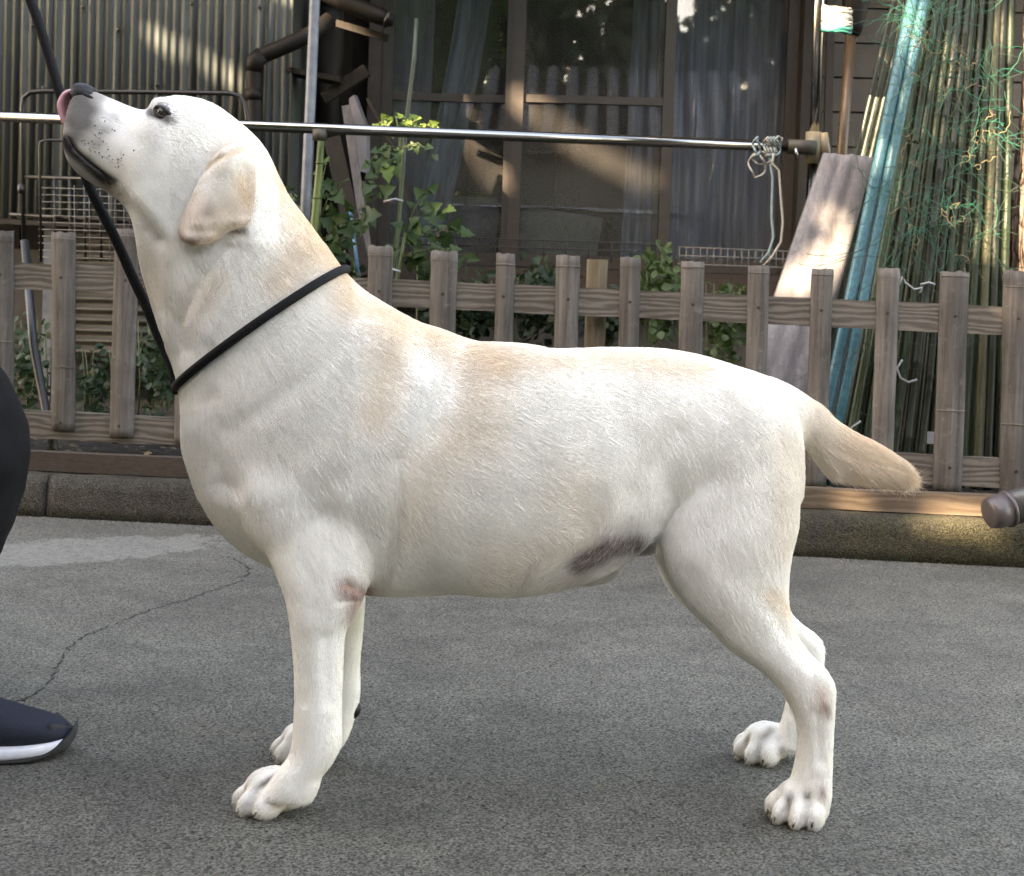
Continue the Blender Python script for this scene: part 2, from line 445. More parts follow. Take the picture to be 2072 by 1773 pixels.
WHITE = np.array([.93, .895, .83]); TAN = np.array([.78, .575, .385]); DEEP = np.array([.60, .40, .24])
def coat(P, fine=False):
    """coat colour at points of the dog (markings, with shade painted in behind the ear and between the toes)"""
    u, v = side_uv(P)
    c = np.tile(WHITE, (len(P), 1))
    def lay(m, col):
        nonlocal c
        m = np.clip(m, 0, 1)[:, None]; c = c * (1 - m) + np.asarray(col) * m
    g = lambda pl, wd: np.exp(-(polydist(u, v, pl) / wd) ** 2)
    lay(.85 * g([(575,350),(620,430),(690,530)], 50), TAN)
    lay(.55 * g([(600,500),(560,560)], 40), TAN)
    lay(.60 * g([(700,600),(800,640),(900,690),(1000,730)], 44), TAN)
    lay(.42 * g([(790,660),(780,760),(755,830)], 44), TAN)
    lay(.34 * g([(880,700),(960,770),(960,860)], 60), TAN)
    lay(.50 * g([(1000,730),(1200,725),(1420,745)], 30), TAN)
    lay(.28 * g([(900,900),(860,960),(830,1040)], 60), TAN)
    lay(.25 * g([(1150,1000),(1200,1090),(1000,1150)], 60), TAN)
    lay(.55 * g([(862,740),(868,800),(835,850)], 36), np.array([.94, .93, .90]))
    lay(.35 * g([(320,600),(300,520)], 40), TAN)
    lay(.5 * g([(430,560),(380,620)], 30), TAN * .6 + WHITE * .4)
    lay(.45 * g([(440,310),(500,290)], 24), TAN)
    lay(.5 * g([(1560,1200),(1600,1240),(1630,1300)], 22), TAN)
    lay(.25 * g([(1590,900),(1590,1100)], 40), TAN)
    lay(.80 * np.clip((u - 1600) / 110, 0, 1) * (v < 1010) * (v > 760), TAN)
    lay(.65 * g([(1835,945),(1840,975)], 30), DEEP)
    lay(.5 * g([(1640,800),(1780,890)], 14), TAN)
    # face
    muz = np.hypot((u - 165) / 1.0, (v - 226) / 1.15)
    wob = 1 + .16 * np.sin(u * .11 + v * .07) + .10 * np.sin(u * .05 - v * .19)
    dm = polydist(u, v, [(165,190),(158,240)]) * wob
    lay(.55 * np.clip(1 - (dm - 18) / 85, 0, 1), (.45, .38, .34))
    lay(.95 * np.clip(1 - (dm - 18) / 50, 0, 1), (.062, .053, .048))
    lay(.6 * g([(165,180),(205,184)], 10), (.10, .085, .08))
    lay(.40 * g([(195,187),(250,210)], 12), (.30, .25, .21))
    lay(.75 * g([(140,335),(180,366),(225,388)], 18), (.22, .16, .13))
    lay(.97 * np.clip(1.9 * g([(130,284),(148,310),(186,342),(222,370)], 11), 0, 1), (.012, .010, .011))
    lay(.55 * g([(224,376),(262,412),(318,480)], 13), (.42, .35, .28))
    lay(np.clip(1.5 * g([(304,228),(318,232),(338,242)], 9), 0, .95), (.04, .032, .032))
    lay(.9 * g([(326,212),(336,226)], 6), (.06, .045, .04))
    lay(.30 * g([(322,245),(312,290)], 20), (.42, .37, .34))
    if fine:
        r2 = np.random.default_rng(5)
        for _ in range(70):
            a = r2.uniform(0, 1); b = r2.normal(0, 1)
            x = 150 + 95 * a + b * 12; y = 255 + 88 * a - abs(b) * 30
            lay(.92 * np.exp(-((np.hypot(u - x, v - y)) / r2.uniform(2.4, 4.4)) ** 2), (.05, .04, .036))
    lay(.95 * np.clip(1.6 * g([(466,468),(492,464)], 7), 0, 1), (.10, .06, .03))  # hollow behind the ear, its shade painted into the coat
    lay(.45 * g([(446,480),(500,478)], 12), (.42, .33, .24))
    lay(.92 * np.exp(-(gapdist(P) / .0042) ** 2), (.12, .085, .07))  # shade between the toes, painted into the coat
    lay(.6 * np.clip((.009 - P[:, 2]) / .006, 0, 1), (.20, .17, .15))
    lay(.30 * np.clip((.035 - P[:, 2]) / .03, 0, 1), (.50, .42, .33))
    mot = .5 + .5 * np.sin(P[:, 0] * 61 + 2.3 * np.sin(P[:, 2] * 47)) * np.sin(P[:, 2] * 53 + 1.9 * np.sin(P[:, 0] * 39 + 1))
    lay(.16 * mot, WHITE * .80)
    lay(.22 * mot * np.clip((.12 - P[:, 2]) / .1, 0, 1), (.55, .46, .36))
    jit = np.random.default_rng(9).uniform(.35, 1.25, len(P)) if fine else 1.0
    # knees, elbows, groin and hocks where the hair is thin
    near = P[:, 1] < 1.60
    lay(.88 * g([(700,1185),(718,1200),(735,1196)], 22) * near * jit, (.33, .15, .10))
    lay(.5 * g([(715,1225),(712,1245)], 14) * near, (.55, .34, .27))
    lay(.85 * g([(1668,1424),(1672,1432)], 9) * near, (.24, .15, .10))
    lay(.4 * g([(1660,1395),(1664,1425)], 16) * near, (.55, .36, .25))
    lay(.8 * g([(1664,1590),(1665,1602)], 7) * near, (.36, .24, .20))
    lay(np.clip(1.3 * g([(1292,1094),(1240,1102),(1185,1136)], 23), 0, .96) * jit, (.115, .068, .056))
    lay(.4 * g([(1180,1165),(1140,1175)], 22), (.45, .36, .30))
    lay(.35 * g([(1270,1070),(1240,1085)], 26), (.35, .29, .27))
    lay(.4 * g([(1330,1130),(1400,1240)], 10) * (~near), (.2, .15, .13))  # far thigh, darker along its front edge
    return np.clip(c, 0, 1)

cols = coat(V) * .86
ca = body_me.color_attributes.new('coat', 'FLOAT_COLOR', 'POINT')
ca.data.foreach_set('color', np.hstack([cols, np.ones((len(V), 1))]).ravel())
body_me.polygons.foreach_set('use_smooth', [True] * len(body_me.polygons))
t = NT('dog_skin'); at_ = t.n('ShaderNodeAttribute', attribute_name='coat')
M_skin = t.bsdf(at_.outputs['Color'], .8, bump=t.noise(t.coord((1, 1, 1)), 260, 3), bstr=.4, bdist=.0015, spec=.15)
body = link('body', body_me, M_skin, dog)

# ears: thick hanging flaps, one on each side
def ear_mesh(s):
    E = MB(); rows = [(452,300,490,286,.056,.006), (432,318,504,306,.068,.0085), (414,338,512,330,.0745,.0070), (400,366,514,366,.0755,.0055), (387,395,511,402,.0765,.0050), (374,425,506,430,.0775,.0045), (364,450,499,450,.0765,.0042),
                      (360,468,466,466,.075,.0040), (366,483,446,481,.075,.0038), (384,494,420,493,.075,.003)]
    S = catmull(rows, 9); n = 40; rings = []
    for lx, ly, rx, ry, yo, th in S:
        Y = dog_mid(430) + s * yo
        a = at(lx, ly, Y); b = at(rx, ry, Y)
        if s > 0:
            k = (Y / (dog_mid(430) - yo)); a = at(lx, ly, dog_mid(430) - yo); b = at(rx, ry, dog_mid(430) - yo); a.y = Y; b.y = Y
        c = (a + b) / 2; h = (b - a) / 2
        ring = []
        for i in range(n):
            q = 2 * math.pi * i / n
            cs = math.cos(q); sn = math.sin(q)
            bow = s * (.008 * (1 - cs * cs) - .010 * max(0, cs) ** 3 - .003 * max(0, -cs) ** 2)
            ring.append(c + h * cs + Vector((0, 1, 0)) * (th * math.copysign(abs(sn) ** 1.3, sn) + bow))
        rings.append(ring)
    vs = [p for r in rings for p in r]; fs = []
    for i in range(len(rings) - 1):
        for k in range(n): fs.append((i * n + k, i * n + (k + 1) % n, (i + 1) * n + (k + 1) % n, (i + 1) * n + k))
    fs.append(tuple(reversed(range(n)))); fs.append(tuple((len(rings) - 1) * n + k for k in range(n)))
    E.add(vs, fs)
    me = E.mesh('ear', True)
    P = np.array([tuple(x.co) for x in me.vertices]); u, v = side_uv(P)
    dy = np.zeros(len(P))
    for pl, wd, dp in (([(408,352),(430,330),(452,316),(480,290)], 7, .0060), ([(420,322),(446,303)], 9, -.0050), ([(494,340),(500,380),(492,430)], 15, .0050), ([(470,330),(440,390),(410,450)], 26, -.0060),
                       ([(425,440),(470,420)], 16, .0030), ([(380,480),(430,478)], 10, -.0030), ([(452,478),(470,440)], 12, .0035), ([(395,400),(384,440)], 9, .0020)):
        dy += dp * np.exp(-(polydist(u, v, pl) / wd) ** 2)
    dy += .0012 * np.array([mnoise.noise(Vector((q[0] * 60, q[1] * 20, q[2] * 60))) for q in P])
    P[:, 1] -= s * dy; me.vertices.foreach_set('co', P.ravel()); me.update()
    c = ear_col(P)
    a = me.color_attributes.new('coat', 'FLOAT_COLOR', 'POINT'); a.data.foreach_set('color', np.hstack([c * .86, np.ones((len(P), 1))]).ravel())
    return me
def ear_col(P):
    u, v = side_uv(P)
    c = np.tile(WHITE * .50 + np.array([.72, .52, .40]) * .50, (len(P), 1))
    def lay(m, col):
        nonlocal c
        m = np.clip(m, 0, 1)[:, None]; c = c * (1 - m) + np.asarray(col) * m
    g = lambda pl, wd: np.exp(-(polydist(u, v, pl) / wd) ** 2)
    lay(.9 * g([(490,300),(450,335),(425,370)], 40), WHITE)
    lay(.5 * g([(490,370),(500,410)], 16), DEEP * .6 + TAN * .4)
    lay(.75 * g([(358,465),(368,484),(395,494)], 9), (.50, .31, .22))
    lay(.35 * g([(395,494),(440,482)], 8), (.52, .34, .26))
    lay(.55 * g([(414,338),(450,318),(490,300)], 8), (.62, .46, .28))
    lay(.4 * g([(388,395),(366,450)], 6), (.62, .48, .36))
    return c
def ear_fur_mesh_fix(): pass
M_ear = M_skin
ears = []
for s in (-1, 1):
    e = link('ear', ear_mesh(s), M_ear, dog)
    ears.append(e)

# eye with iris, pupil and lids
M_eye = NT('eye_wet').bsdf((.035, .02, .012), .06, spec=.8)
M_black = simple('nose_leather', (.006, .0055, .006), (.014, .013, .013), 180, .55, bstr=.8, bdist=.0012, spec=.2)
M_iris = NT('iris_brown').bsdf((.030, .021, .016), .15, spec=.7)
M_pink = simple('tongue_pink', (.62, .26, .27), (.70, .34, .34), 120, .32, bstr=.4, bdist=.0006, spec=.6)
M_lid = simple('eye_rim', (.02, .016, .016), (.045, .035, .032), 300, .5, bstr=.3, bdist=.0005)
def surface_y(px, py, s):
    """how far out the flank lies at a place of the side elevation"""
    u, v = side_uv(V); d = np.hypot(u - px, v - py)
    idx = np.where((d < 9) & ((V[:, 1] - dog_mid(px)) * s > 0))[0]
    return V[idx, 1].min() if s < 0 else V[idx, 1].max()
for s in (-1, 1):
    eu, ev = 328.5, 228.0
    p0 = at(eu, ev, dog_mid(eu) - .05)
    # solve the place on the near flank, mirrored for the far one
    yn = surface_y(eu, ev, -1); c = at(eu, ev, yn)
    if s > 0: c.y = 2 * dog_mid(eu) - c.y
    c.y -= s * .0058
    eb = MB(); eb.ellipsoid(c, (.0088, .0088, .0088), None, 20, 14); eye = eb.build('eye', M_eye, dog, True)
    ib = MB(); ib.ellipsoid(c + Vector((-.0010, s * .0032, .0012)), (.0058, .0062, .0058), None, 16, 10); ib.build('iris', M_iris, eye, True)
    pb = MB(); pb.ellipsoid(c + Vector((-.0014, s * .0062, .0016)), (.0026, .0040, .0026), None, 12, 8); pb.build('pupil', M_eye, eye, True)
    lb = MB(); pts = []
    for k in range(25):
        a = 2 * math.pi * k / 24
        x = .0100 * math.cos(a); z = .0047 * math.sin(a) * (1.0 - .25 * math.cos(a))
        r_ = R(-28); pts.append(c + Vector((x * math.cos(r_) - z * math.sin(r_), s * (.0070 - .0030 * abs(math.cos(a))), x * math.sin(r_) + z * math.cos(r_))))
    lb.tube(pts, [.0019 + .0009 * max(0, math.sin(2 * math.pi * k / 24)) for k in range(25)], 8, False); lb.build('eyelid', M_lid, dog, True)
# nose leather with nostrils
nb = MB(); ny = dog_mid(165)
for dx, dz, rx, ry, rz, yo in ((172, 187, .0155, .0195, .0098, 0), (159, 192, .0085, .0165, .0125, 0), (168, 194, .0140, .0100, .0100, -.0125), (168, 194, .0140, .0100, .0100, .0125)):
    nb.ellipsoid(at(dx, dz, ny + yo), (rx, ry, rz), Matrix.Rotation(R(18), 3, 'Y'), 22, 14)
nose = nb.build('nose', M_black, dog, True)
mm = nose.modifiers.new('r', 'REMESH'); mm.mode = 'VOXEL'; mm.voxel_size = .0012; mm.use_smooth_shade = True
M_void = NT('nostril_dark').bsdf((.004, .004, .004), .8)
for s in (-1, 1):
    b = MB(); b.ellipsoid(at(178, 195, ny + s * .0215), (.0070, .0022, .0024), Matrix.Rotation(R(24), 3, 'Y'), 12, 8); b.build('nostril', M_void, nose, True)
# tongue curling up over the front of the lip
tg = MB(); path = [(150,262,.010), (139,256,.014), (130,236,.016), (127,216,.017), (131,200,.015), (138,190,.012), (147,185,.006)]
S = catmull(path, 5); n = 16; rings = []
for i, (x, y, wd) in enumerate(S):
    c = at(x, y, ny); a = at(*S[max(i - 1, 0)][:2], ny); b = at(*S[min(i + 1, len(S) - 1)][:2], ny)
    tt = (b - a).normalized(); nn = tt.cross(Vector((0, 1, 0))).normalized()
    rings.append([c + Vector((0, 1, 0)) * wd * math.cos(2 * math.pi * k / n) + nn * .0034 * math.sin(2 * math.pi * k / n) for k in range(n)])
vs = [p for r in rings for p in r]; fs = [(i * n + k, i * n + (k + 1) % n, (i + 1) * n + (k + 1) % n, (i + 1) * n + k) for i in range(len(rings) - 1) for k in range(n)]
fs += [tuple(reversed(range(n))), tuple((len(rings) - 1) * n + k for k in range(n))]
tg.add(vs, fs); tg.build('tongue', M_pink, dog, True)
# claws and the bare pad behind the far wrist
M_claw = simple('claw_dark', (.10, .075, .06), (.05, .04, .035), 200, .45)
for p, dr in TOES:
    b = MB(); b.tube([p - dr * .008 + Vector((0, 0, .002)), p - dr * .001, p + dr * .0015 + Vector((0, 0, -.005))], [.0026, .0022, .0006], 8); b.build('claw', M_claw, dog, True)
pb = MB(); c = at(716, 1438, dog_mid(716) + .086); pb.ellipsoid(c, (.0085, .010, .011), Matrix.Rotation(R(25), 3, 'Y'), 16, 10); pb.build('wrist_pad', M_black, dog, True)

# ------------------------------------------------------------------ the coat: short hairs laid along the lie of the fur
flow_pts = np.array([  # u, v, direction u, direction v
 (150,220,.8,.5), (200,230,.9,.4), (170,330,.7,.5), (260,260,.95,.3), (300,380,.8,.6), (340,200,.9,-.2), (400,220,.95,.3), (480,270,.8,.6), (400,330,.9,.5),
 (330,450,.4,.9), (290,540,.1,1), (330,650,.25,1), (420,600,.5,.85), (540,350,.5,.85), (560,450,.5,.85), (620,480,.7,.8), (450,740,.5,.85), (560,650,.7,.7), (680,600,.9,.5),
 (380,860,-.1,1), (430,900,.1,1), (520,850,.6,.8), (650,750,.8,.6), (800,680,.95,.35), (700,900,.7,.75), (560,1000,.4,.9), (640,1080,.5,.9), (820,850,.8,.6), (900,1000,.85,.5),
 (1000,750,1,.12), (1000,900,.97,.3), (1000,1100,.95,.25), (1200,750,1,.1), (1200,900,.98,.2), (1150,1050,.95,.15), (1250,1090,-.45,.85), (1190,1150,-.85,.5), (1150,1180,-.9,.4), (1290,1050,-.1,1), (1350,1000,.3,.9), (1400,760,1,.15), (1450,850,.8,.6),
 (1500,1000,.5,.85), (1420,1100,.35,.95), (1550,850,.85,.6), (1610,950,.35,.95), (1600,1100,.2,1), (1480,1200,.6,.8), (1600,1250,.6,.8), (1650,1350,.5,.85), (1650,1450,.0,1), (1650,1600,-.1,1),
 (640,1200,.15,1), (640,1300,.08,1), (650,1450,.05,1), (620,1550,-.4,.9), (540,1620,-.7,.7), (1600,1640,-.6,.8), (460,1020,.4,.9), (500,1100,.5,.9), (570,1180,.3,1), (740,1180,.5,.8),
 (1640,840,.8,.6), (1700,880,.85,.5), (1700,950,.8,.75), (1780,940,.95,.45), (1840,960,.9,.5)], float)
def flow(P):
    u, v = side_uv(P); U = np.zeros(len(P)); W = np.zeros(len(P)); S = np.zeros(len(P))
    for a, b, c, d in flow_pts:
        k = 1.0 / ((u - a) ** 2 + (v - b) ** 2 + 400.0) ** 1.5
        U += k * c; W += k * d; S += k
    U /= S; W /= S
    f = np.stack([U, np.zeros(len(P)), -W], 1)
    return f / np.linalg.norm(f, axis=1)[:, None]
def scatter(me, count, seed, dens=None):
    me.calc_loop_triangles()
    T = np.empty(len(me.loop_triangles) * 3, dtype=np.int64); me.loop_triangles.foreach_get('vertices', T); T = T.reshape(-1, 3)
    P = np.empty(len(me.vertices) * 3); me.vertices.foreach_get('co', P); P = P.reshape(-1, 3); Nv = normals(me)
    A = P[T[:, 0]]; B = P[T[:, 1]]; C = P[T[:, 2]]
    ar = np.linalg.norm(np.cross(B - A, C - A), axis=1) / 2
    if dens is not None: ar = ar * dens((A + B + C) / 3)
    rg = np.random.default_rng(seed)
    i = rg.choice(len(T), count, p=ar / ar.sum())
    r1 = np.sqrt(rg.random(count)); r2 = rg.random(count)
    wa, wb, wc = 1 - r1, r1 * (1 - r2), r1 * r2
    p = A[i] * wa[:, None] + B[i] * wb[:, None] + C[i] * wc[:, None]
    n_ = Nv[T[i, 0]] * wa[:, None] + Nv[T[i, 1]] * wb[:, None] + Nv[T[i, 2]] * wc[:, None]
    n_ /= np.linalg.norm(n_, axis=1)[:, None] + 1e-9
    return p, n_
M_fur = None
def fur(name, me, count, seed, lenf, colf, parent, dens=None, rad=.000135):
    p, n_ = scatter(me, count, seed, dens); rg = np.random.default_rng(seed + 1)
    # keep hair off the eyes, nose and tongue
    u, v = side_uv(p)
    keep = (np.hypot((u - 328) / 13, (v - 228) / 9) > 1) & ~((u < 196 - (v - 180) * .5) & (v < 206)) & ~((u < 139) & (v < 262))
    keep &= p[:, 2] > .004
    keep &= polydist(u, v, [(132,282),(148,306),(188,342),(220,368)]) > 5.0
    p, n_, u, v = p[keep], n_[keep], u[keep], v[keep]; N = len(p)
    f = flow(p)
    # tufts: hairs close together lean the same way
    q = p * 55.0
    sw = np.stack([np.sin(q[:, 0] * 1.3 + 2.1 * np.sin(q[:, 2] * .8)) , np.sin(q[:, 1] * 1.7 + q[:, 2] * .7), np.sin(q[:, 2] * 1.5 + 1.7 * np.sin(q[:, 0] * .9 + 1))], 1)
    q2 = p * 210.0
    sw2 = np.stack([np.sin(q2[:, 2] * 1.3 + 1.5 * np.sin(q2[:, 0])), np.sin(q2[:, 0] * 1.1 + q2[:, 2]), np.sin(q2[:, 0] * 1.4 + 1.2 * np.sin(q2[:, 2]))], 1)
    hd_ = np.where((u < 560) & (v < 480), .35, 1.0)[:, None]
    nk_ = np.exp(-(polydist(u, v, [(420,560),(430,700),(420,900),(470,1000)]) / 90) ** 2)[:, None]
    f = f + (sw * (.055 + .10 * nk_) + sw2 * (.05 + .10 * nk_)) * hd_ + rg.normal(0, .10, (N, 3))
    f -= n_ * (f * n_).sum(1)[:, None]; f /= np.linalg.norm(f, axis=1)[:, None] + 1e-9
    L = lenf(p, u, v) * rg.uniform(.6, 1.15, N)
    lift = rg.uniform(.13, .36, N)[:, None]
    K = 4; pts = np.empty((N, K, 3)); Lc = L[:, None]
    for k in range(K):
        tt = k / (K - 1)
        pts[:, k] = p - n_ * .0006 + Lc * (f * (tt * .95) + n_ * lift * (tt - .55 * tt * tt)) + np.array([0, 0, -1.0]) * (Lc * .06 * tt * tt)
    cd = bpy.data.hair_curves.new(name)
    cd.add_curves([K] * N)
    cd.position_data.foreach_set('vector', pts.astype(np.float32).ravel())
    rr = np.tile(np.array([1.0, .9, .7, .2]) * rad, N).astype(np.float32)
    ra = cd.attributes.get('radius') or cd.attributes.new('radius', 'FLOAT', 'POINT')
    ra.data.foreach_set('value', rr)
    c = colf(p) * rg.uniform(.90, 1.05, (N, 1))
    lum = rg.random(N) < .06
    c[lum] *= .74
    ca = cd.attributes.new('coat', 'FLOAT_COLOR', 'CURVE')
    ca.data.foreach_set('color', np.hstack([np.clip(c, 0, 1), np.ones((N, 1))]).astype(np.float32).ravel())
    cd.materials.append(M_fur)
    o = bpy.data.objects.new(name, cd); COL.objects.link(o); o.parent = parent; o['kind'] = 'stuff'
    return o
t = NT('dog_fur'); a_ = t.n('ShaderNodeAttribute', attribute_name='coat')
M_fur = t.bsdf(a_.outputs['Color'], .75, spec=.10)
def body_len(p, u, v):
    L = np.full(len(p), .0115)
    L = np.where(u < 340, .0060, L); L = np.where((u < 230), .0030, L)
    L = np.where((u >= 340) & (u < 560) & (v < 480), .0085, L)
    L = np.where((u > 330) & (u < 700) & (v > 480) & (v < 1000), .018, L)
    L = np.where((u < 470) & (v > 800) & (v < 1110), .020, L)
    L0 = np.where((v > 1120) & (u > 760) & (u < 1300), .015, .0120)
    L = np.where((u > 1640) & (v < 1010) & (v > 780), .024, L)
    L = np.where((u > 1650) & (v > 880 + (u - 1620) * .35) & (v < 1010), .036, L); L = np.where((u > 1800) & (v > 880) & (v < 1010), .034, L)
    L = np.where((v > 1120) & (v < 1200) & (u > 760) & (u < 1300), .017, L)
    L = np.where((v > 1060) & (v < 1200) & (u > 1120) & (u < 1310), .026, L)
    L = np.where((u > 1560) & (u < 1640) & (v > 980) & (v < 1230), .014, L)
    z_ = p[:, 2]; a_ = np.clip((z_ - .20) / .14, 0, 1); leg_ = (z_ < .36) & (u < 1640)
    L = np.where(leg_, .0085 + (L0 - .0085) * a_, L)
    return L
def near_dens(c):
    return np.where(c[:, 1] > dog_mid(900) + .045, .35, 1.0)
fur('fur', body_me, 720000, 11, body_len, lambda p: coat(p, True), dog, near_dens)
for s, e in zip((-1, 1), ears):
    fur('fur', e.data, 22000, 40 + s, lambda p, u, v: np.full(len(p), .0042), ear_col, e)

# whiskers on the muzzle, chin and over the eye
M_whisk = NT('whisker').bsdf((.10, .09, .085), .4)
wk = MB()
for i in range(26):
    s = -1 if i % 3 else 1
    wx, wy = (random.uniform(175, 235), random.uniform(235, 330)) if i < 18 else ((random.uniform(140, 190), random.uniform(320, 350)) if i < 22 else (random.uniform(318, 335), random.uniform(205, 210)))
    try: yn = surface_y(wx, wy, -1)
    except Exception: continue
    p = at(wx, wy, yn); d0 = Vector((random.uniform(.1, .8), -.9, random.uniform(-.5, .1))).normalized()
    if s > 0: p.y = 2 * dog_mid(wx) - p.y; d0.y = -d0.y
    L_ = random.uniform(.015, .035); wk.tube([p, p + d0 * L_ * .5, p + (d0 + Vector((.25, 0, -.25))) * L_], [.00028, .0002, .00008], 4, False)
o = wk.build('whiskers', M_whisk, dog, True); o['kind'] = 'stuff'

# lip edges and the dark pores the whiskers grow from
for s in (-1, 1):
    pts = []
    for x, y in catmull([(134,276),(140,292),(152,309),(170,326),(190,342),(208,357),(224,374)], 4):
        p = at(x, y, surface_y(x, y, -1) + .0006)
        if s > 0: p.y = 2 * dog_mid(x) - p.y
        pts.append(p)
    m = MB(); m.tube(pts, [.0012 + .0016 * math.sin(math.pi * min(1, (i + 3) / (len(pts) + 3))) for i in range(len(pts))], 8); m.build('lip', M_lid, dog, True)
m = MB()
M_pore = simple('pore_brown', (.10, .08, .07), (.16, .13, .115), 300, .8)
for i in range(44):
    a_ = random.random(); off = abs(random.gauss(0, 20)) + 6; x = 158 + 78 * a_ + off * .75; y = 296 + 62 * a_ - off * 1.0
    p = at(x, y, surface_y(x, y, -1) - .0009); r_ = random.uniform(.0005, .0010)
    m.ellipsoid(p, (r_, r_ * .8, r_), None, 8, 6); p.y = 2 * dog_mid(x) - p.y; m.ellipsoid(p, (r_, r_ * .8, r_), None, 8, 6)
o = m.build('whisker_pores', M_pore, dog, True); o['kind'] = 'stuff'
DK = 0.50
# ================================================================== THE SETTING
KF, KH = 0.10, 0.03                      # how much the fence line and the house line turn from the picture plane
def F(px, py, d=0.0): return at(px, py, 3.40 + d, KF)       # on the fence line
def H(px, py, d=0.0): return at(px, py, 5.60 + d, KH)       # on the house front
def fx(x, Y0, z): return Vector((x, Y0 - KF * x, z))
def hx(x, Y0, z): return Vector((x, Y0 - KH * x, z))

# ground: one concrete sheet, washed-out fines, pits, stains
t = NT('yard_concrete')
v = t.coord(); n_big = t.noise(v, 1.3, 5, .6); n_mid = t.noise(v, 9, 5, .65); n_f = t.noise(v, 260, 4, .75); n_g = t.noise(v, 620, 2, .6)
vor = t.n('ShaderNodeTexVoronoi'); vor.inputs['Scale'].default_value = 360; t.l(v, vor.inputs['Vector'])
vor2 = t.n('ShaderNodeTexVoronoi'); vor2.inputs['Scale'].default_value = 62; vor2.inputs['Randomness'].default_value = 1.0; t.l(v, vor2.inputs['Vector'])
base = t.mix(t.ramp(n_big, [(.3, 0), (.7, 1)]), (.070, .065, .053), (.126, .119, .100))
stn = t.ramp(t.noise(t.coord((1, 1.6, 1), (0, 0, .5)), 3.2, 6, .7, .6), [(.50, 0), (.66, .55)])
base = t.mix(stn, base, (.045, .041, .033))
base = t.mix(t.ramp(n_mid, [(.35, 0), (.7, .55)]), base, (.047, .046, .041))
grain = t.mix(.5, t.ramp(n_f, [(.32, .02), (.5, .5), (.70, 1)]), vor.outputs['Color'], 'MIX')
gr = t.ramp(grain, [(.25, .10), (.5, .50), (.72, .93)])
base = t.mix(.95, base, gr, 'OVERLAY')
pit = t.ramp(t.math('ADD', vor2.outputs['Distance'], t.math('MULTIPLY', n_mid, .25)), [(.22, 0), (.30, 1)])
base = t.mix(1.0, base, t.mix(pit, (.30, .28, .26), (1, 1, 1)), 'MULTIPLY')
stone = t.ramp(n_g, [(.66, 0), (.72, 1)])
base = t.mix(t.math('MULTIPLY', stone, .5), base, (.26, .25, .22))
# worn pale patch near the kerb
vm = t.coord((1, 1, 1), (0, 0, R(-24)), (0, 0, 0))
pa = ground_at(95, 1118)
c2 = t.n('ShaderNodeTexCoord'); mp = t.n('ShaderNodeMapping', vector_type='TEXTURE'); mp.inputs['Location'].default_value = pa; mp.inputs['Rotation'].default_value = (0, 0, R(31)); mp.inputs['Scale'].default_value = (.50, .17, 1)
t.l(c2.outputs['Object'], mp.inputs['Vector']); gd = t.n('ShaderNodeTexGradient', gradient_type='SPHERICAL'); t.l(mp.outputs[0], gd.inputs[0])
pm = t.ramp(t.math('ADD', gd.outputs[1], t.math('MULTIPLY', t.noise(v, 17, 8, .8), 1.5)), [(.92, 0), (1.20, 1)])
pm = t.math('MULTIPLY', pm, t.ramp(t.noise(v, 60, 5, .8), [(.36, .15), (.60, 1)]))
base = t.mix(t.math('MULTIPLY', pm, .62), base, (.23, .22, .20))
h = t.math('ADD', t.math('MULTIPLY', grain, .8), t.math('MULTIPLY', pit, .8))
M_ground = t.bsdf(base, .88, bump=h, bstr=1.0, bdist=.0024, spec=.3)
gb = MB(); gb.quad((-60, -60, 0), (60, -60, 0), (60, 60, 0), (-60, 60, 0))
tag(gb.build('ground', M_ground), kind='structure')
# cracks: dirt-filled ribbons a hair above the slab
M_crack = simple('crack_dirt', (.012, .011, .010), (.035, .033, .03), 200, .95)
cb = MB()
def crack(pts, w0):
    pl = catmull([(p[0], p[1]) for p in pts], 14); P = []
    for i, (x, y) in enumerate(pl):
        q = ground_at(x, y, .0006); q.x += mnoise.noise(Vector((i * .6, w0 * 900, 0))) * .009 + random.uniform(-.002, .002); q.y += mnoise.noise(Vector((3, i * .6, w0 * 700))) * .012
        P.append(q)
    for i in range(len(P) - 1):
        if random.random() < .18: continue
        d = (P[i + 1] - P[i]).normalized(); s = Vector((-d.y, d.x, 0))
        wa = w0 * random.uniform(.3, 1.2); wb = w0 * random.uniform(.3, 1.2)
        cb.quad(P[i] - s * wa, P[i] + s * wa, P[i + 1] + s * wb, P[i + 1] - s * wb)
crack([(500, 1172), (440, 1192), (370, 1215), (300, 1235), (215, 1270), (150, 1300), (120, 1345), (95, 1385), (60, 1410), (15, 1425), (-60, 1440)], .0020)
crack([(455, 1125), (490, 1140), (505, 1160), (480, 1170)], .0028)
tag(cb.build('ground_crack', M_crack), kind='stuff')

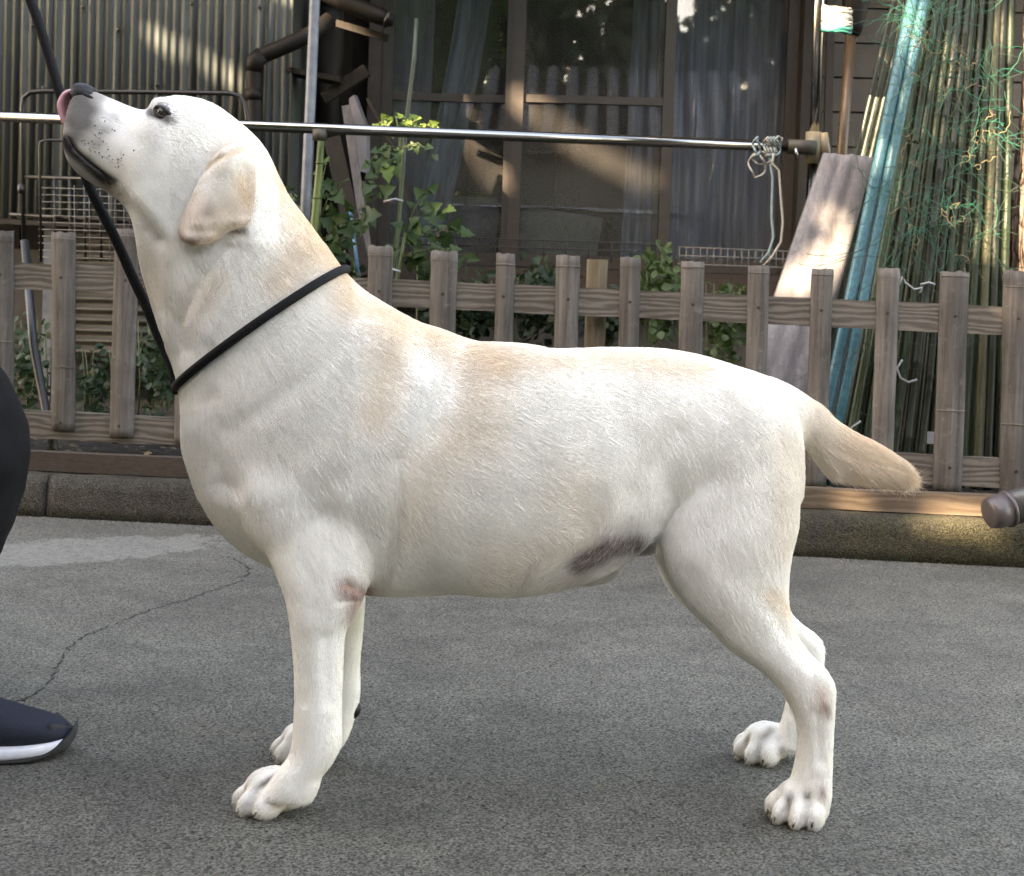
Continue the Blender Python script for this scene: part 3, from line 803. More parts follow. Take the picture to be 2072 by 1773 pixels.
# kerb of concrete blocks, mossy to the right
t = NT('kerb_concrete'); v = t.coord(); n1 = t.noise(v, 7, 5, .65); n2 = t.noise(v, 150, 5, .8); n3 = t.noise(v, 2.0, 3, .5)
c = t.mix(t.ramp(n1, [(.3, 0), (.7, 1)]), (.045, .040, .032), (.095, .086, .070)); sx = t.n('ShaderNodeSeparateXYZ'); t.l(v, sx.inputs[0])
ms = t.math('MULTIPLY', t.ramp(t.math('ADD', t.math('MULTIPLY', sx.outputs[0], .25), n1), [(.58, 0), (.78, 1)]), .8)
c = t.mix(ms, c, t.mix(n2, (.034, .033, .018), (.095, .088, .05)))
vk = t.n('ShaderNodeTexVoronoi'); vk.inputs['Scale'].default_value = 300; t.l(v, vk.inputs['Vector'])
c = t.mix(1.0, c, t.ramp(t.math('ADD', t.math('MULTIPLY', n2, .7), t.math('MULTIPLY', vk.outputs['Distance'], .5)), [(.32, .12), (.52, .75), (.72, 1.6)]), 'MULTIPLY')
n2 = t.math('ADD', n2, vk.outputs['Distance'])
M_kerb = t.bsdf(c, .95, bump=t.math('ADD', n2, n1), bstr=1.0, bdist=.011, spec=.15)
kerb = bpy.data.objects.new('kerb', None); COL.objects.link(kerb); kerb['kind'] = 'structure'
def kerb_block(x0, x1):
    prof = [(0, 0), (.004, .03), (.006, .07), (.012, .088), (.026, .097), (.06, .100), (.11, .098), (.15, .096), (.15, 0)]
    n = 48; vs = []; b = MB()
    for i in range(n + 1):
        x = x0 + .0025 + (x1 - x0 - .005) * i / n
        e = min(i, n - i) / 2.0; e = .008 if e < .5 else 0
        for a, z in prof:
            q = mnoise.noise(Vector((x * 22, a * 30, z * 30))) * .005 + mnoise.noise(Vector((x * 70, a * 90, z * 90))) * .0025
            vs.append(fx(x, 3.19 + a + (e + q if a < .14 else 0), max(0, z + (q * .7 if z > .05 else 0))))
    m = len(prof); fs = []
    for i in range(n):
        for k in range(m): fs.append((i * m + k, (i + 1) * m + k, (i + 1) * m + (k + 1) % m, i * m + (k + 1) % m))
    fs += [tuple(range(m)), tuple(reversed(range(n * m, n * m + m)))]
    b.add(vs, fs); return b.build('block', M_kerb, kerb, True)
x = -1.150 - .6 * 4
while x < 3.4: kerb_block(x, x + .6); x += .6
# boards edging the bed
def wood(name, c1, c2, streak=(6, 6, 60), s=10, ring=(14, 1.2), axis='Z', rough=.85, per=True, bstr=.5):
    c1, c2 = dk(c1), dk(c2)
    st = {'Z': (1, 1, .045), 'X': (.045, 1, 1)}[axis]
    t = NT(name); v = t.coord(st); n1 = t.noise(v, 70, 5, .65); n2 = t.noise(v, 330, 4, .7); n3 = t.noise(t.coord(), 6, 4, .6); n4 = t.noise(t.coord(), 45, 4, .7)
    c = t.mix(t.ramp(n1, [(.3, 0), (.7, 1)]), c1, c2)
    c = t.mix(t.ramp(n3, [(.4, 0), (.75, .6)]), c, tuple(a * .62 for a in c1))
    c = t.mix(t.ramp(n2, [(.30, .75), (.42, 0)]), c, tuple(a * .35 for a in c1))
    c = t.mix(t.ramp(n4, [(.60, 0), (.75, .45)]), c, tuple(min(1, a * 1.5) for a in c2))
    if per:
        oi = t.n('ShaderNodeObjectInfo'); g = t.ramp(oi.outputs['Random'], [(0.0, .78), (1.0, 1.18)]); c = t.mix(1.0, c, g, 'MULTIPLY')
    return t.bsdf(c, rough, bump=t.math('ADD', n1, n2), bstr=bstr, bdist=.0025, spec=.2)
def pine(name, c1, c2, c3):
    c1, c2, c3 = dk(c1), dk(c2), dk(c3)
    t = NT(name); v = t.coord((.16, 1, 1)); w = t.n('ShaderNodeTexWave', wave_type='BANDS', bands_direction='Z'); w.inputs['Scale'].default_value = 21; w.inputs['Distortion'].default_value = 11; w.inputs['Detail'].default_value = 2.5; w.inputs['Detail Scale'].default_value = 1.1
    t.l(v, w.inputs['Vector']); n2 = t.noise(t.coord((.05, 1, 1)), 260, 4, .7); n3 = t.noise(t.coord(), 5, 4, .6)
    c = t.mix(t.math('MULTIPLY', t.ramp(w.outputs[1], [(.15, 0), (.9, 1)]), t.ramp(n3, [(.3, .35), (.7, 1)])), c1, c2); c = t.mix(t.ramp(n2, [(.3, .6), (.45, 0)]), c, tuple(a * .5 for a in c1)); c = t.mix(t.ramp(n3, [(.45, 0), (.7, .6)]), c, c3)
    return t.bsdf(c, .85, bump=t.math('ADD', t.math('MULTIPLY', w.outputs[1], .5), n2), bstr=.55, bdist=.002, spec=.2)
M_picket = wood('bamboo_weathered', (.115, .098, .085), (.315, .285, .260))
M_node = wood('bamboo_node', (.21, .175, .145), (.36, .31, .26))
M_rail = pine('rail_pine', (.135, .115, .095), (.36, .32, .275), (.215, .19, .165))
M_board = pine('edging_board', (.18, .13, .09), (.33, .25, .18), (.22, .165, .12))
M_boardd = simple('edging_dark', (.055, .038, .028), (.085, .060, .045), 14, .9, stretch=(.2, 1, 1), fine=200)  # leftmost board: plainer brown with its shade put into the colour
M_post = wood('post_split', (.20, .155, .10), (.36, .30, .21))
edge = empty('bed_edging', 'brown sawn board edging the garden bed on top of the kerb', 'edging board', loc=(0, 3.3, .1))
xs = [-2.6, -.55, 1.42, 3.4]
for a, b_ in zip(xs[:-1], xs[1:]):
    m = MB(); n = 24; vs = []
    for i in range(n + 1):
        x = a + .002 + (b_ - a - .004) * i / n; q = mnoise.noise(Vector((x * 3, 1, 1))) * .004
        for y0, z in ((3.285, .101), (3.285 + q * .4, .150 + q), (3.312 + q * .4, .151 + q), (3.312, .101)): vs.append(fx(x, y0, z))
    fs = [(i * 4 + k, (i + 1) * 4 + k, (i + 1) * 4 + (k + 1) % 4, i * 4 + (k + 1) % 4) for i in range(n) for k in range(4)] + [(0, 1, 2, 3), (n * 4 + 3, n * 4 + 2, n * 4 + 1, n * 4)]
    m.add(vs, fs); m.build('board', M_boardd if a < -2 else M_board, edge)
# soil bed, rough, with litter
M_soil = simple('soil', (.018, .014, .010), (.055, .043, .030), 28, .98, bstr=1.0, bdist=.02, fine=300)
nx, ny = 150, 50; sb = MB(); vs = []
for j in range(ny + 1):
    for i in range(nx + 1):
        x = -4 + 8 * i / nx; Y0 = 3.30 + 2.5 * j / ny
        z = .128 + mnoise.noise(Vector((x * 5, Y0 * 5, 0))) * .012 + mnoise.noise(Vector((x * 22, Y0 * 22, 3))) * .009
        vs.append(fx(x, Y0, z if j else .11))
sb.add(vs, [(j * (nx + 1) + i, j * (nx + 1) + i + 1, (j + 1) * (nx + 1) + i + 1, (j + 1) * (nx + 1) + i) for j in range(ny) for i in range(nx)])
tag(sb.build('garden_soil', M_soil, None, True), kind='structure')
M_dead = simple('dead_leaf', (.16, .11, .06), (.30, .24, .14), 12, .9, per=True)
lb = MB()
def leafpoly(mb, c, d, n_, L, W, fold=.25):
    d = d.normalized(); s = d.cross(n_).normalized(); n_ = s.cross(d)
    pr = [(0, 0), (.25, .38), (.5, .5), (.78, .3), (1, 0)]
    mid = [c + d * L * a + n_ * (-.12 * L * a * a) for a, _ in pr]
    lf = [mid[i] + s * W * pr[i][1] + n_ * fold * W * pr[i][1] for i in range(5)]; rt = [mid[i] - s * W * pr[i][1] + n_ * fold * W * pr[i][1] for i in range(5)]
    vs = [mid[0], mid[1], mid[2], mid[3], mid[4], lf[1], lf[2], lf[3], rt[1], rt[2], rt[3]]
    mb.add(vs, [(0, 5, 1), (1, 5, 6, 2), (2, 6, 7, 3), (3, 7, 4), (0, 1, 8), (1, 2, 9, 8), (2, 3, 10, 9), (3, 4, 10)])
def rdir(zb=0.0): return Vector((random.gauss(0, 1), random.gauss(0, 1), random.gauss(0, 1) + zb)).normalized()
for _ in range(1500):
    x = random.uniform(-2.2, 2.2); Y0 = random.uniform(3.33, 4.3); s = random.uniform(.008, .03)
    leafpoly(lb, fx(x, Y0, .135 + random.uniform(0, .012)), Vector((random.gauss(0, 1), random.gauss(0, 1), .1)), Vector((random.gauss(0, .4), random.gauss(0, .4), 1)).normalized(), s, s * .6)
tag(lb.build('leaf_litter', M_dead), kind='stuff')

# grit and small stones washed up along the kerb and strewn over the slab
gr_ = MB(); FALLEN = []
for i in range(2600):
    if i < 1500: x = random.uniform(-2, 2); p = fx(x, 3.185 - abs(random.gauss(0, .045)), 0)
    else: p = Vector((random.uniform(-1.6, 1.8), random.uniform(1.1, 3.1), 0))
    s = random.uniform(.0012, .0036) * (1 if i < 1500 else .75); m8 = [p + Vector((random.uniform(-1, 1) * s, random.uniform(-1, 1) * s, random.uniform(0, 1.1) * s)) for _ in range(2)]
    q = [p + Vector((-s, -s * .4, 0)), p + Vector((s * .8, -s * .7, 0)), p + Vector((s * .5, s, 0)), p + Vector((-s * .6, s * .8, 0)), p + Vector((s * .1, s * .1, s * random.uniform(.6, 1.2)))]
    gr_.add(q, [(0, 1, 4), (1, 2, 4), (2, 3, 4), (3, 0, 4)])
for _ in range(34):
    p = Vector((random.uniform(-1.3, 1.5), random.uniform(2.2, 3.15), .004)) if random.random() < .8 else Vector((random.uniform(-.5, .6), random.uniform(1.3, 2.2), .004))
    FALLEN.append(p)
tag(gr_.build('grit', simple('grit_stone', (.08, .075, .065), (.34, .32, .28), 90, .9)), kind='stuff')

# ---- the bamboo fence
fence = empty('fence', 'low grey weathered fence of split bamboo pickets nailed to two wooden rails', 'fence', loc=(0, 3.4, .12))
M_nail = NT('nail_rust').bsdf((.045, .034, .028), .6, .5)
def picket(xt, yt, w, xb, yb, nodes, d=0.0):
    a = F(xt, yt, d); b_ = F(xb, yb, d); wd = w * a.y / FPX; m = MB(); n = 26; na = 10; vs = []
    seed = random.uniform(0, 99); ax = (b_ - a)
    for i in range(n + 1):
        tt = i / n; py = yt + (yb - yt) * tt; c = a + ax * tt
        nd = sum(math.exp(-((py - q) / 3.2) ** 2) for q in nodes); ww = wd * (1 + .035 * nd + .03 * mnoise.noise(Vector((tt * 4, seed, 0))))
        for k in range(na + 1):
            q = k / na * 2 - 1
            y = -.0095 * (1 - q * q) - .0022 * nd + .0006 * mnoise.noise(Vector((q * 6, tt * 6, seed)))
            z = (mnoise.noise(Vector((q * 2.2, seed, 7))) * .005 if i in (0, n) else 0)
            vs.append(c + Vector((ww / 2 * q + .0016 * mnoise.noise(Vector((tt * 5, seed, 5))), y - KF * ww / 2 * q, z)))
    m1 = len(vs); th = .0075
    vs += [v_ + Vector((0, th, 0)) for v_ in vs[:m1]]; r_ = na + 1; fs = []
    for i in range(n):
        for k in range(na):
            p = i * r_ + k; fs.append((p, p + r_, p + r_ + 1, p + 1)); fs.append((m1 + p, m1 + p + 1, m1 + p + r_ + 1, m1 + p + r_))
        for k in (0, na): p = i * r_ + k; fs.append((p, m1 + p, m1 + p + r_, p + r_) if k == 0 else (p, p + r_, m1 + p + r_, m1 + p))
    for k in range(na): fs.append((k, k + 1, m1 + k + 1, m1 + k)); p = n * r_ + k; fs.append((p, m1 + p, m1 + p + 1, p + 1))
    m.add(vs, fs); o = m.build('picket', M_picket, fence, True)
    for q in nodes:                                            # the ridge left by a bamboo joint
        tt = (q - yt) / (yb - yt); c = a + ax * tt; mm = MB()
        pts = [c + Vector((wd * .52 * k, -.0095 * (1 - k * k) - .0016 - KF * wd * .52 * k, .0006 * math.sin(k * 7 + q))) for k in (-1, -.6, -.2, .2, .6, 1)]
        mm.tube(pts, .0011, 6); mm.build('node_ridge', M_node, o)
    for zc in (600 + (xt - 1036) * .043, 900 + (xt - 1036) * .05):
        if yt + 20 < zc < yb:
            tt = (zc - yt) / (yb - yt); c = a + ax * tt + Vector((random.uniform(-.004, .004), -.0105, 0)); mm = MB()
            mm.ellipsoid(c, (.0042, .0018, .0042), None, 10, 6); mm.build('nail_head', M_nail, o)
P = [(-118,462,52,-120,866,(480,)), (3,468,50,2,872,(486,690)), (128,470,49,127,870,(484,742)), (257,464,50,245,884,(478,738)), (385,490,46,374,897,(505,)), (512,496,48,502,906,(511,)), (640,500,50,632,918,(512,)),
     (770,498,50,760,930,(517,)), (899,508,54,888,938,(526,)), (1023,513,38,1013,944,(535,)), (1150,517,48,1137,950,(539,)), (1276,520,40,1266,958,(538,)), (1402,529,46,1391,966,(541,)),
     (1536,538,42,1524,972,(552,)), (1665,543,42,1650,985,(556,)), (1799,543,43,1783,980,(560,)), (1933,550,56,1917,994,(559,830)), (2062,548,58,2053,1010,(580,858)), (2192,556,50,2180,1015,(580,))]
for p in P: picket(*p)
def rail(yl, yr, hpx, d):
    a = F(-420, yl - 456 * (yr - yl) / 2036, d); b_ = F(2620, yr + 584 * (yr - yl) / 2036, d); hh = hpx * 3.4 / FPX; m = MB(); n = 90; vs = []
    for i in range(n + 1):
        c = a.lerp(b_, i / n); q = mnoise.noise(Vector((i * .35, hpx, 0))) * .0020; q2 = mnoise.noise(Vector((i * .4, 4, hpx))) * .002
        for dy, dz in ((-.012, -hh / 2 + q), (-.013, hh / 2 + q2), (.015, hh / 2 + q2), (.015, -hh / 2 + q)): vs.append(c + Vector((0, dy, dz)))
    fs = [(i * 4 + k, (i + 1) * 4 + k, (i + 1) * 4 + (k + 1) % 4, i * 4 + (k + 1) % 4) for i in range(n) for k in range(4)] + [(0, 1, 2, 3), (n * 4 + 3, n * 4 + 2, n * 4 + 1, n * 4)]
    m.add(vs, fs); m.build('rail', M_rail, fence)
rail(558, 650, 56, .017); rail(856, 958, 58, .017)
for xp, yt in ((1211, 526), (-60, 500), (2300, 560)):
    a = F(xp, yt, .075); m = MB(); n = 14; ns = 14; vs = []
    for i in range(ns + 1):
        z = a.z + (.06 - a.z) * i / ns
        for k in range(n):
            q = 2 * math.pi * k / n; r_ = .027 * (1 + .10 * math.sin(3 * q + xp) + .05 * mnoise.noise(Vector((k, i * .4, xp))))
            vs.append(Vector((a.x + r_ * math.cos(q), a.y + r_ * math.sin(q), z + .004 * mnoise.noise(Vector((k * .8, 3, xp))))))
    fs = [(i * n + k, (i + 1) * n + k, (i + 1) * n + (k + 1) % n, i * n + (k + 1) % n) for i in range(ns) for k in range(n)] + [tuple(range(n)), tuple(ns * n + k for k in range(n))]
    m.add(vs, fs); m.build('post', M_post, fence)

# ---- the house: timber front, window, tiled corner
house = empty('house', 'dark brown house front with a wide sliding window and taupe tiled corner', 'house', loc=(0, 5.7, 0))
M_brown = simple('sash_brown', (.040, .031, .024), (.060, .047, .037), 30, .45, bstr=.2, spec=.5)
M_jamb = simple('jamb_dark', (.020, .016, .013), (.034, .027, .022), 30, .6)
M_wallbr = wood('wall_timber', (.014, .011, .009), (.028, .022, .017), axis='Z')
M_sill = wood('sill_timber', (.065, .050, .042), (.100, .078, .066), axis='X', per=False)
M_tile = simple('tile_taupe', (.135, .118, .100), (.175, .155, .132), 9, .55, bstr=.3, fine=260, per=True)
M_grout = simple('grout_dark', (.020, .017, .015), (.035, .03, .026), 60, .95)
M_found = simple('foundation', (.05, .048, .044), (.09, .085, .078), 12, .95, bstr=.8)
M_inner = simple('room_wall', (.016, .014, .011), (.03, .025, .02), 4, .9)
def hb(px, py): return H(px, py)
xJ0 = H(757, 300).x; xM = H(1041, 300).x; xR = H(1346, 300).x; xJ1 = H(1632, 300).x; zB = .705; zT = 2.35; zTr = H(1200, 203).z
def hbox(name, x0, x1, z0, z1, y0, y1, mat, parent=house):
    m = MB(); a = [hx(x0, y0, z0), hx(x1, y0, z0), hx(x1, y0, z1), hx(x0, y0, z1), hx(x0, y1, z0), hx(x1, y1, z0), hx(x1, y1, z1), hx(x0, y1, z1)]
    m.add(a, [(0, 1, 2, 3), (5, 4, 7, 6), (4, 0, 3, 7), (1, 5, 6, 2), (3, 2, 6, 7), (4, 5, 1, 0)])
    return m.build(name, mat, parent)
hbox('foundation', -3.2, 3.6, 0, .50, 5.66, 5.80, M_found)
hbox('wall', -3.2, xJ0 - .03, .50, 3.0, 5.64, 5.76, M_wallbr); hbox('wall', xJ0 - .03, xJ1 + .045, zT + .04, 3.0, 5.64, 5.76, M_wallbr); hbox('wall', xJ0 - .03, xJ1 + .045, .50, zB - .10, 5.64, 5.76, M_wallbr)
hbox('wall', xJ1 + .045, 3.6, .50, 3.0, 5.66, 5.76, M_grout)
x = -2.9
while x < xJ0 - .12: hbox('board', x, x + .092, .5, 3.0, 5.622, 5.638, M_wallbr); x += .10
win = hbox('window', xJ0 - .03, xJ1 + .05, zB - .10, zB - .004, 5.50, 5.70, M_sill)       # the sill carries the sashes
hbox('frame', xJ0 - .03, xJ0 + .02, zB, zT, 5.56, 5.70, M_brown, win); hbox('frame', xJ1 - .040, xJ1 + .045, zB, zT, 5.55, 5.70, M_jamb, win); hbox('frame', xJ0 + .021, xJ1 - .041, zT - .02, zT + .04, 5.56, 5.70, M_brown, win)
M_glass = None
t = NT('window_glass'); tr = t.n('ShaderNodeBsdfTransparent'); tr.inputs[0].default_value = (.88, .90, .90, 1); gl = t.n('ShaderNodeBsdfGlossy'); gl.inputs['Roughness'].default_value = .02; gl.inputs[0].default_value = (1, 1, 1, 1)
fr = t.n('ShaderNodeFresnel'); fr.inputs[0].default_value = 1.52; mx = t.n('ShaderNodeMixShader'); t.l(t.math('MULTIPLY', fr.outputs[0], 1.1), mx.inputs[0]); t.l(tr.outputs[0], mx.inputs[1]); t.l(gl.outputs[0], mx.inputs[2])
df = t.n('ShaderNodeBsdfDiffuse'); df.inputs[0].default_value = (.52, .51, .49, 1); m2 = t.n('ShaderNodeMixShader')
v = t.coord((1, 1, .5)); t.l(t.ramp(t.noise(v, 6, 6, .7), [(.30, .014), (.75, .050)]), m2.inputs[0]); t.l(mx.outputs[0], m2.inputs[1]); t.l(df.outputs[0], m2.inputs[2]); t.l(m2.outputs[0], t.out.inputs[0]); M_glass = t.m
def sash(x0, x1, y, transom, stile=.045):
    s = hbox('sash', x0, x0 + stile, zB + .001, zT - .022, y - .018, y + .018, M_brown, win)
    hbox('sash_stile', x1 - stile, x1, zB + .001, zT - .022, y - .0181, y + .0181, M_brown, win); hbox('sash_rail', x0 + stile + .001, x1 - stile - .001, zB + .001, zB + .055, y - .017, y + .017, M_brown, win)
    if transom: hbox('transom', x0 + stile + .001, x1 - stile - .001, zTr - .016, zTr + .016, y - .016, y + .016, M_brown, win)
    hbox('glass_pane', x0 + stile * .7, x1 - stile * .7, zB + .05, zT - .03, y - .002, y + .002, M_glass, win)
sash(xJ0 + .021, xM + .035, 5.655, True); sash(xM - .045, xR + .028, 5.605, True); sash(xR - .040, xJ1 - .041, 5.655, False)
hbox('mullion_cover', xM - .022, xM + .030, zB + .002, zT - .024, 5.575, 5.586, M_brown, win)
# the room behind the glass
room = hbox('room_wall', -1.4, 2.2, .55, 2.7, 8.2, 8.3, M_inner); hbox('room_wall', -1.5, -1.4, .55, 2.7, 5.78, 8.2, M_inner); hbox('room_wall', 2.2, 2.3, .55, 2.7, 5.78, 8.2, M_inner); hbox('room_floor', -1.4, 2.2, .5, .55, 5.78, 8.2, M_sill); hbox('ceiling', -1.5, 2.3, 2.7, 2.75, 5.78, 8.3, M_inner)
# tiled corner on the right: courses of tile with open joints
tz = H(1760, 14).z; th = (H(1760, 14).z - H(1760, 297).z) / 4; k = 0
for r_ in range(-7, 10):
    z1 = tz + r_ * th; x = xJ1 + .055 + (.0 if r_ % 2 else 0)
    for w_ in (.31, .45, .45, .45):
        if z1 - th < .52: continue
        hbox('tile', x, x + w_ - .006, z1 - th + .004, z1 - .004, 5.636, 5.658, M_tile); x += w_
# eave above the window, unseen, made deep and low to block sky light from the front
hbox('eave', -3.3, 3.8, 2.52, 2.62, 4.25, 5.50, M_wallbr)
# ================================================================== THINGS ROUND THE DOG
def S_(px, py, Y0, k=0.03): return at(px, py, Y0, k)
M_bl = simple('black_enamel', (.010, .010, .011), (.022, .022, .023), 60, .45, bstr=.1, spec=.5)
M_steel = simple('stainless', (.55, .54, .53), (.68, .66, .64), 40, .16, stretch=(.1, 1, 1), bstr=.03, metal=1.0)
M_galv = simple('galvanised', (.16, .19, .23), (.26, .29, .33), 26, .5, bstr=.15, metal=.35)
M_clamp = simple('clamp_brown', (.075, .066, .045), (.11, .098, .070), 30, .55)
M_beige = simple('joint_beige', (.26, .22, .14), (.34, .29, .19), 30, .5)
M_pvcb = simple('pipe_brown', (.006, .0055, .005), (.012, .010, .009), 20, .6, spec=.2)

# corrugated shed wall
shed = empty('shed', 'grey corrugated iron shed wall behind the wire cart', 'shed', loc=(-1.5, 5.0, 0))
t = NT('corrugated_iron'); v = t.coord((1, 1, .12)); n1 = t.noise(v, 16, 5, .65); n2 = t.noise(t.coord(), 3, 5, .6); n3 = t.noise(t.coord((1, 1, .2)), 90, 4, .7)
c = t.mix(t.ramp(n1, [(.3, 0), (.7, 1)]), (.042, .053, .053), (.070, .082, .081)); c = t.mix(t.ramp(n2, [(.45, 0), (.75, .3)]), c, (.09, .085, .07)); c = t.mix(t.ramp(n3, [(.6, 0), (.8, .5)]), c, (.04, .04, .036))
M_iron = t.bsdf(c, .62, .25, bump=n1, bstr=.25, bdist=.002, spec=.4)
M_irond = simple('iron_dark', (.016, .021, .024), (.030, .037, .040), 20, .6, stretch=(.2, 1, 1))
def sheet(x0, x1, z0, z1, Y0, pitch, amp, name='sheet', horiz=False):
    m = MB(); vs = []; fs = []
    if not horiz:
        n = int((x1 - x0) / pitch * 8)
        for i in range(n + 1):
            x = x0 + (x1 - x0) * i / n; y = Y0 + amp * math.cos(2 * math.pi * (x - x0) / pitch) + mnoise.noise(Vector((x * 2, z0, 0))) * .004
            vs += [hx(x, y, z0 + .004 * mnoise.noise(Vector((x * 30, 0, 0)))), hx(x, y, z1), hx(x, y + .002, z1), hx(x, y + .002, z0)]
        for i in range(n):
            for k in range(4): fs.append((i * 4 + k, (i + 1) * 4 + k, (i + 1) * 4 + (k + 1) % 4, i * 4 + (k + 1) % 4))
    else:
        n = int((z1 - z0) / pitch * 8)
        for i in range(n + 1):
            z = z0 + (z1 - z0) * i / n; y = Y0 + amp * math.cos(2 * math.pi * (z - z0) / pitch)
            vs += [hx(x0, y, z), hx(x1, y, z), hx(x1, y + .002, z), hx(x0, y + .002, z)]
        for i in range(n):
            for k in range(4): fs.append((i * 4 + k, i * 4 + (k + 1) % 4, (i + 1) * 4 + (k + 1) % 4, (i + 1) * 4 + k))
    m.add(vs, fs); return m.build(name, M_irond if horiz else M_iron, shed, True)
YS = 4.95
zb_ = S_(140, 440, YS).z; xe = S_(588, 200, YS).x; xd = S_(536, 200, YS).x
x = xd; k = 0
for k in range(4):
    sheet(x - .64, x, zb_ - .01 * (k % 2), 2.6, YS + .004 * (k % 2), .0315, .0046); x -= .634
sheet(xd - .012, xe, zb_ - .45, 2.6, YS + .012, .0315, .0055)
m = MB(); m.add([hx(xe, YS, .1), hx(xe, YS + .6, .1), hx(xe, YS + .6, 2.6), hx(xe, YS, 2.6)], [(0, 1, 2, 3)]); m.build('side_wall', M_iron, shed)
m = MB(); m.bar(hx(-3.6, YS - .004, zb_ - .01), hx(S_(420, 440, YS).x, YS - .004, zb_ - .03), .018, .02); m.build('beam', M_bl, shed)
sheet(S_(82, 500, YS).x, xd - .03, .30, zb_ - .02, YS + .07, .040, .008, 'lower_sheet', True)
m = MB(); m.bar(hx(S_(90, 500, YS).x, YS + .05, .12), hx(S_(90, 500, YS).x, YS + .05, zb_ - .02), .035, .02); m.build('corner_strip', M_galv, shed)
m = MB(); m.box(hx(-2.6, YS + .1, .35), (2.0, .03, .7)); m.build('plinth', M_found, shed)
for sx_, sy_ in ((388, 8), (525, 15), (88, 178), (318, 172), (240, 60), (66, 52), (168, 14)):
    m = MB(); c = S_(sx_, sy_, YS - .012); m.ellipsoid(c, (.0085, .006, .0085), None, 10, 6); m.build('screw_cap', M_bl, shed)

# dark recess between shed and window: downpipe with hopper, slanting flue, leaning timbers
def thing_tube(name, pts, r_, mat, label, cat, group=None, n=14):
    m = MB(); m.tube(pts, r_, n); o = m.build(name, mat, None, True); return tag(o, label, cat, group)
YD = 4.85
pp = [S_(518, 330, YD), S_(514, 170, YD), S_(513, 140, YD), S_(518, 122, YD), S_(533, 112, YD), S_(580, 92, YD), S_(632, 68, YD + .02), S_(668, 40, YD + .06)]
pp = [hx(pp[0].x, YD, .15)] + pp
duct = empty('downpipe', 'thick black bent pipe running down beside the corrugated wall', 'pipe', loc=pp[0])
def ctube(name, pts, r_, mat, parent, n=14, flatten=None):
    m = MB(); m.tube([Vector(p) for p in pts], r_, n); return m.build(name, mat, parent, True)
ctube('pipe', pp, .030, M_pvcb, duct); ctube('collar', [pp[2] + Vector((0, 0, -.06)), pp[2] + Vector((0, 0, -.02))], .034, M_pvcb, duct); ctube('elbow', [S_(514, 146, YD), S_(516, 124, YD), S_(532, 111, YD)], .034, M_pvcb, duct)
hop = empty('rain_hopper', 'black rain hopper and pipe hanging under the eave left of the window', 'hopper', loc=S_(664, 100, 5.2))
ctube('pipe', [S_(664, -160, 5.2), S_(664, 30, 5.2)], .055, M_pvcb, hop); ctube('funnel', [S_(664, 20, 5.2), S_(664, 34, 5.2), S_(664, 120, 5.2), S_(662, 165, 5.2), S_(662, 420, 5.2)], [.058, .062, .060, .048, .045], M_pvcb, hop)
lg = empty('log', 'dark round-ended pole jutting out under the eave beside the window', 'pole', loc=S_(700, 0, 5.0))
ctube('pole', [S_(560, -70, 5.05), S_(690, 2, 5.0), S_(770, 33, 4.95), S_(796, 43, 4.95)], [.034, .034, .033, .022], M_pvcb, lg); ctube('end_ring', [S_(782, 38, 4.95), S_(787, 40, 4.95)], .034, M_bl, lg)
M_oldwood = wood('old_timber', (.018, .016, .013), (.040, .034, .028), per=True); M_greyw = wood('grey_timber', (.12, .115, .115), (.22, .21, .21), per=True)
def plank(name, a, b, w_, th_, mat, label, cat='plank', group=None):
    m = MB(); m.bar(a, b, w_, th_); return tag(m.build(name, mat), label, cat, group)
plank('slat', S_(680, 47, 5.05), S_(785, 78, 5.0), .026, .012, M_oldwood, 'dark thin slat slanting under the round-ended pole', 'slat')
plank('shelf_board', S_(590, 146, 5.02), S_(695, 166, 5.0), .020, .12, M_oldwood, 'dark board lying flat behind the galvanised pole', 'board')
plank('brace', S_(655, 200, 5.0), S_(742, 142, 4.98), .045, .03, M_oldwood, 'dark slanting brace crossing the rain hopper', 'brace')
plank('leaning_board', S_(672, 280, 4.75), S_(735, 560, 4.55), .060, .018, M_oldwood, 'old brown board leaning right of the green bamboo stem', 'plank')
plank('leaning_board', S_(700, 215, 4.85), S_(752, 560, 4.7), .030, .018, M_greyw, 'grey narrow board leaning below the slanting brace', 'plank')
m = MB(); q = [S_(706, 200, 4.9), S_(716, 192, 4.9), S_(742, 262, 4.88), S_(742, 350, 4.86), S_(718, 345, 4.86)]; q2 = [p + Vector((.01, .02, 0)) for p in q]
m.add(q + q2, [(0, 4, 3, 2, 1), (5, 6, 7, 8, 9), (0, 1, 6, 5), (1, 2, 7, 6), (2, 3, 8, 7), (3, 4, 9, 8), (4, 0, 5, 9)]); tag(m.build('folded_sheet', simple('grey_plastic', (.13, .13, .15), (.2, .2, .23), 12, .5)), 'folded grey plastic sheet propped in the dark corner left of the window', 'plastic sheet')
thing_tube('thin_rod', [S_(744, 200, 4.9), S_(815, 335, 4.8), S_(850, 520, 4.7)], .007, M_oldwood, 'thin dark rod leaning from the recess towards the window', 'rod')
thing_tube('blue_stake', [S_(708, 420, 4.5), S_(726, 560, 4.4)], .006, simple('blue_plastic', (.06, .22, .38), (.10, .30, .46), 40, .4), 'thin blue stake standing among the tomato leaves', 'stake')
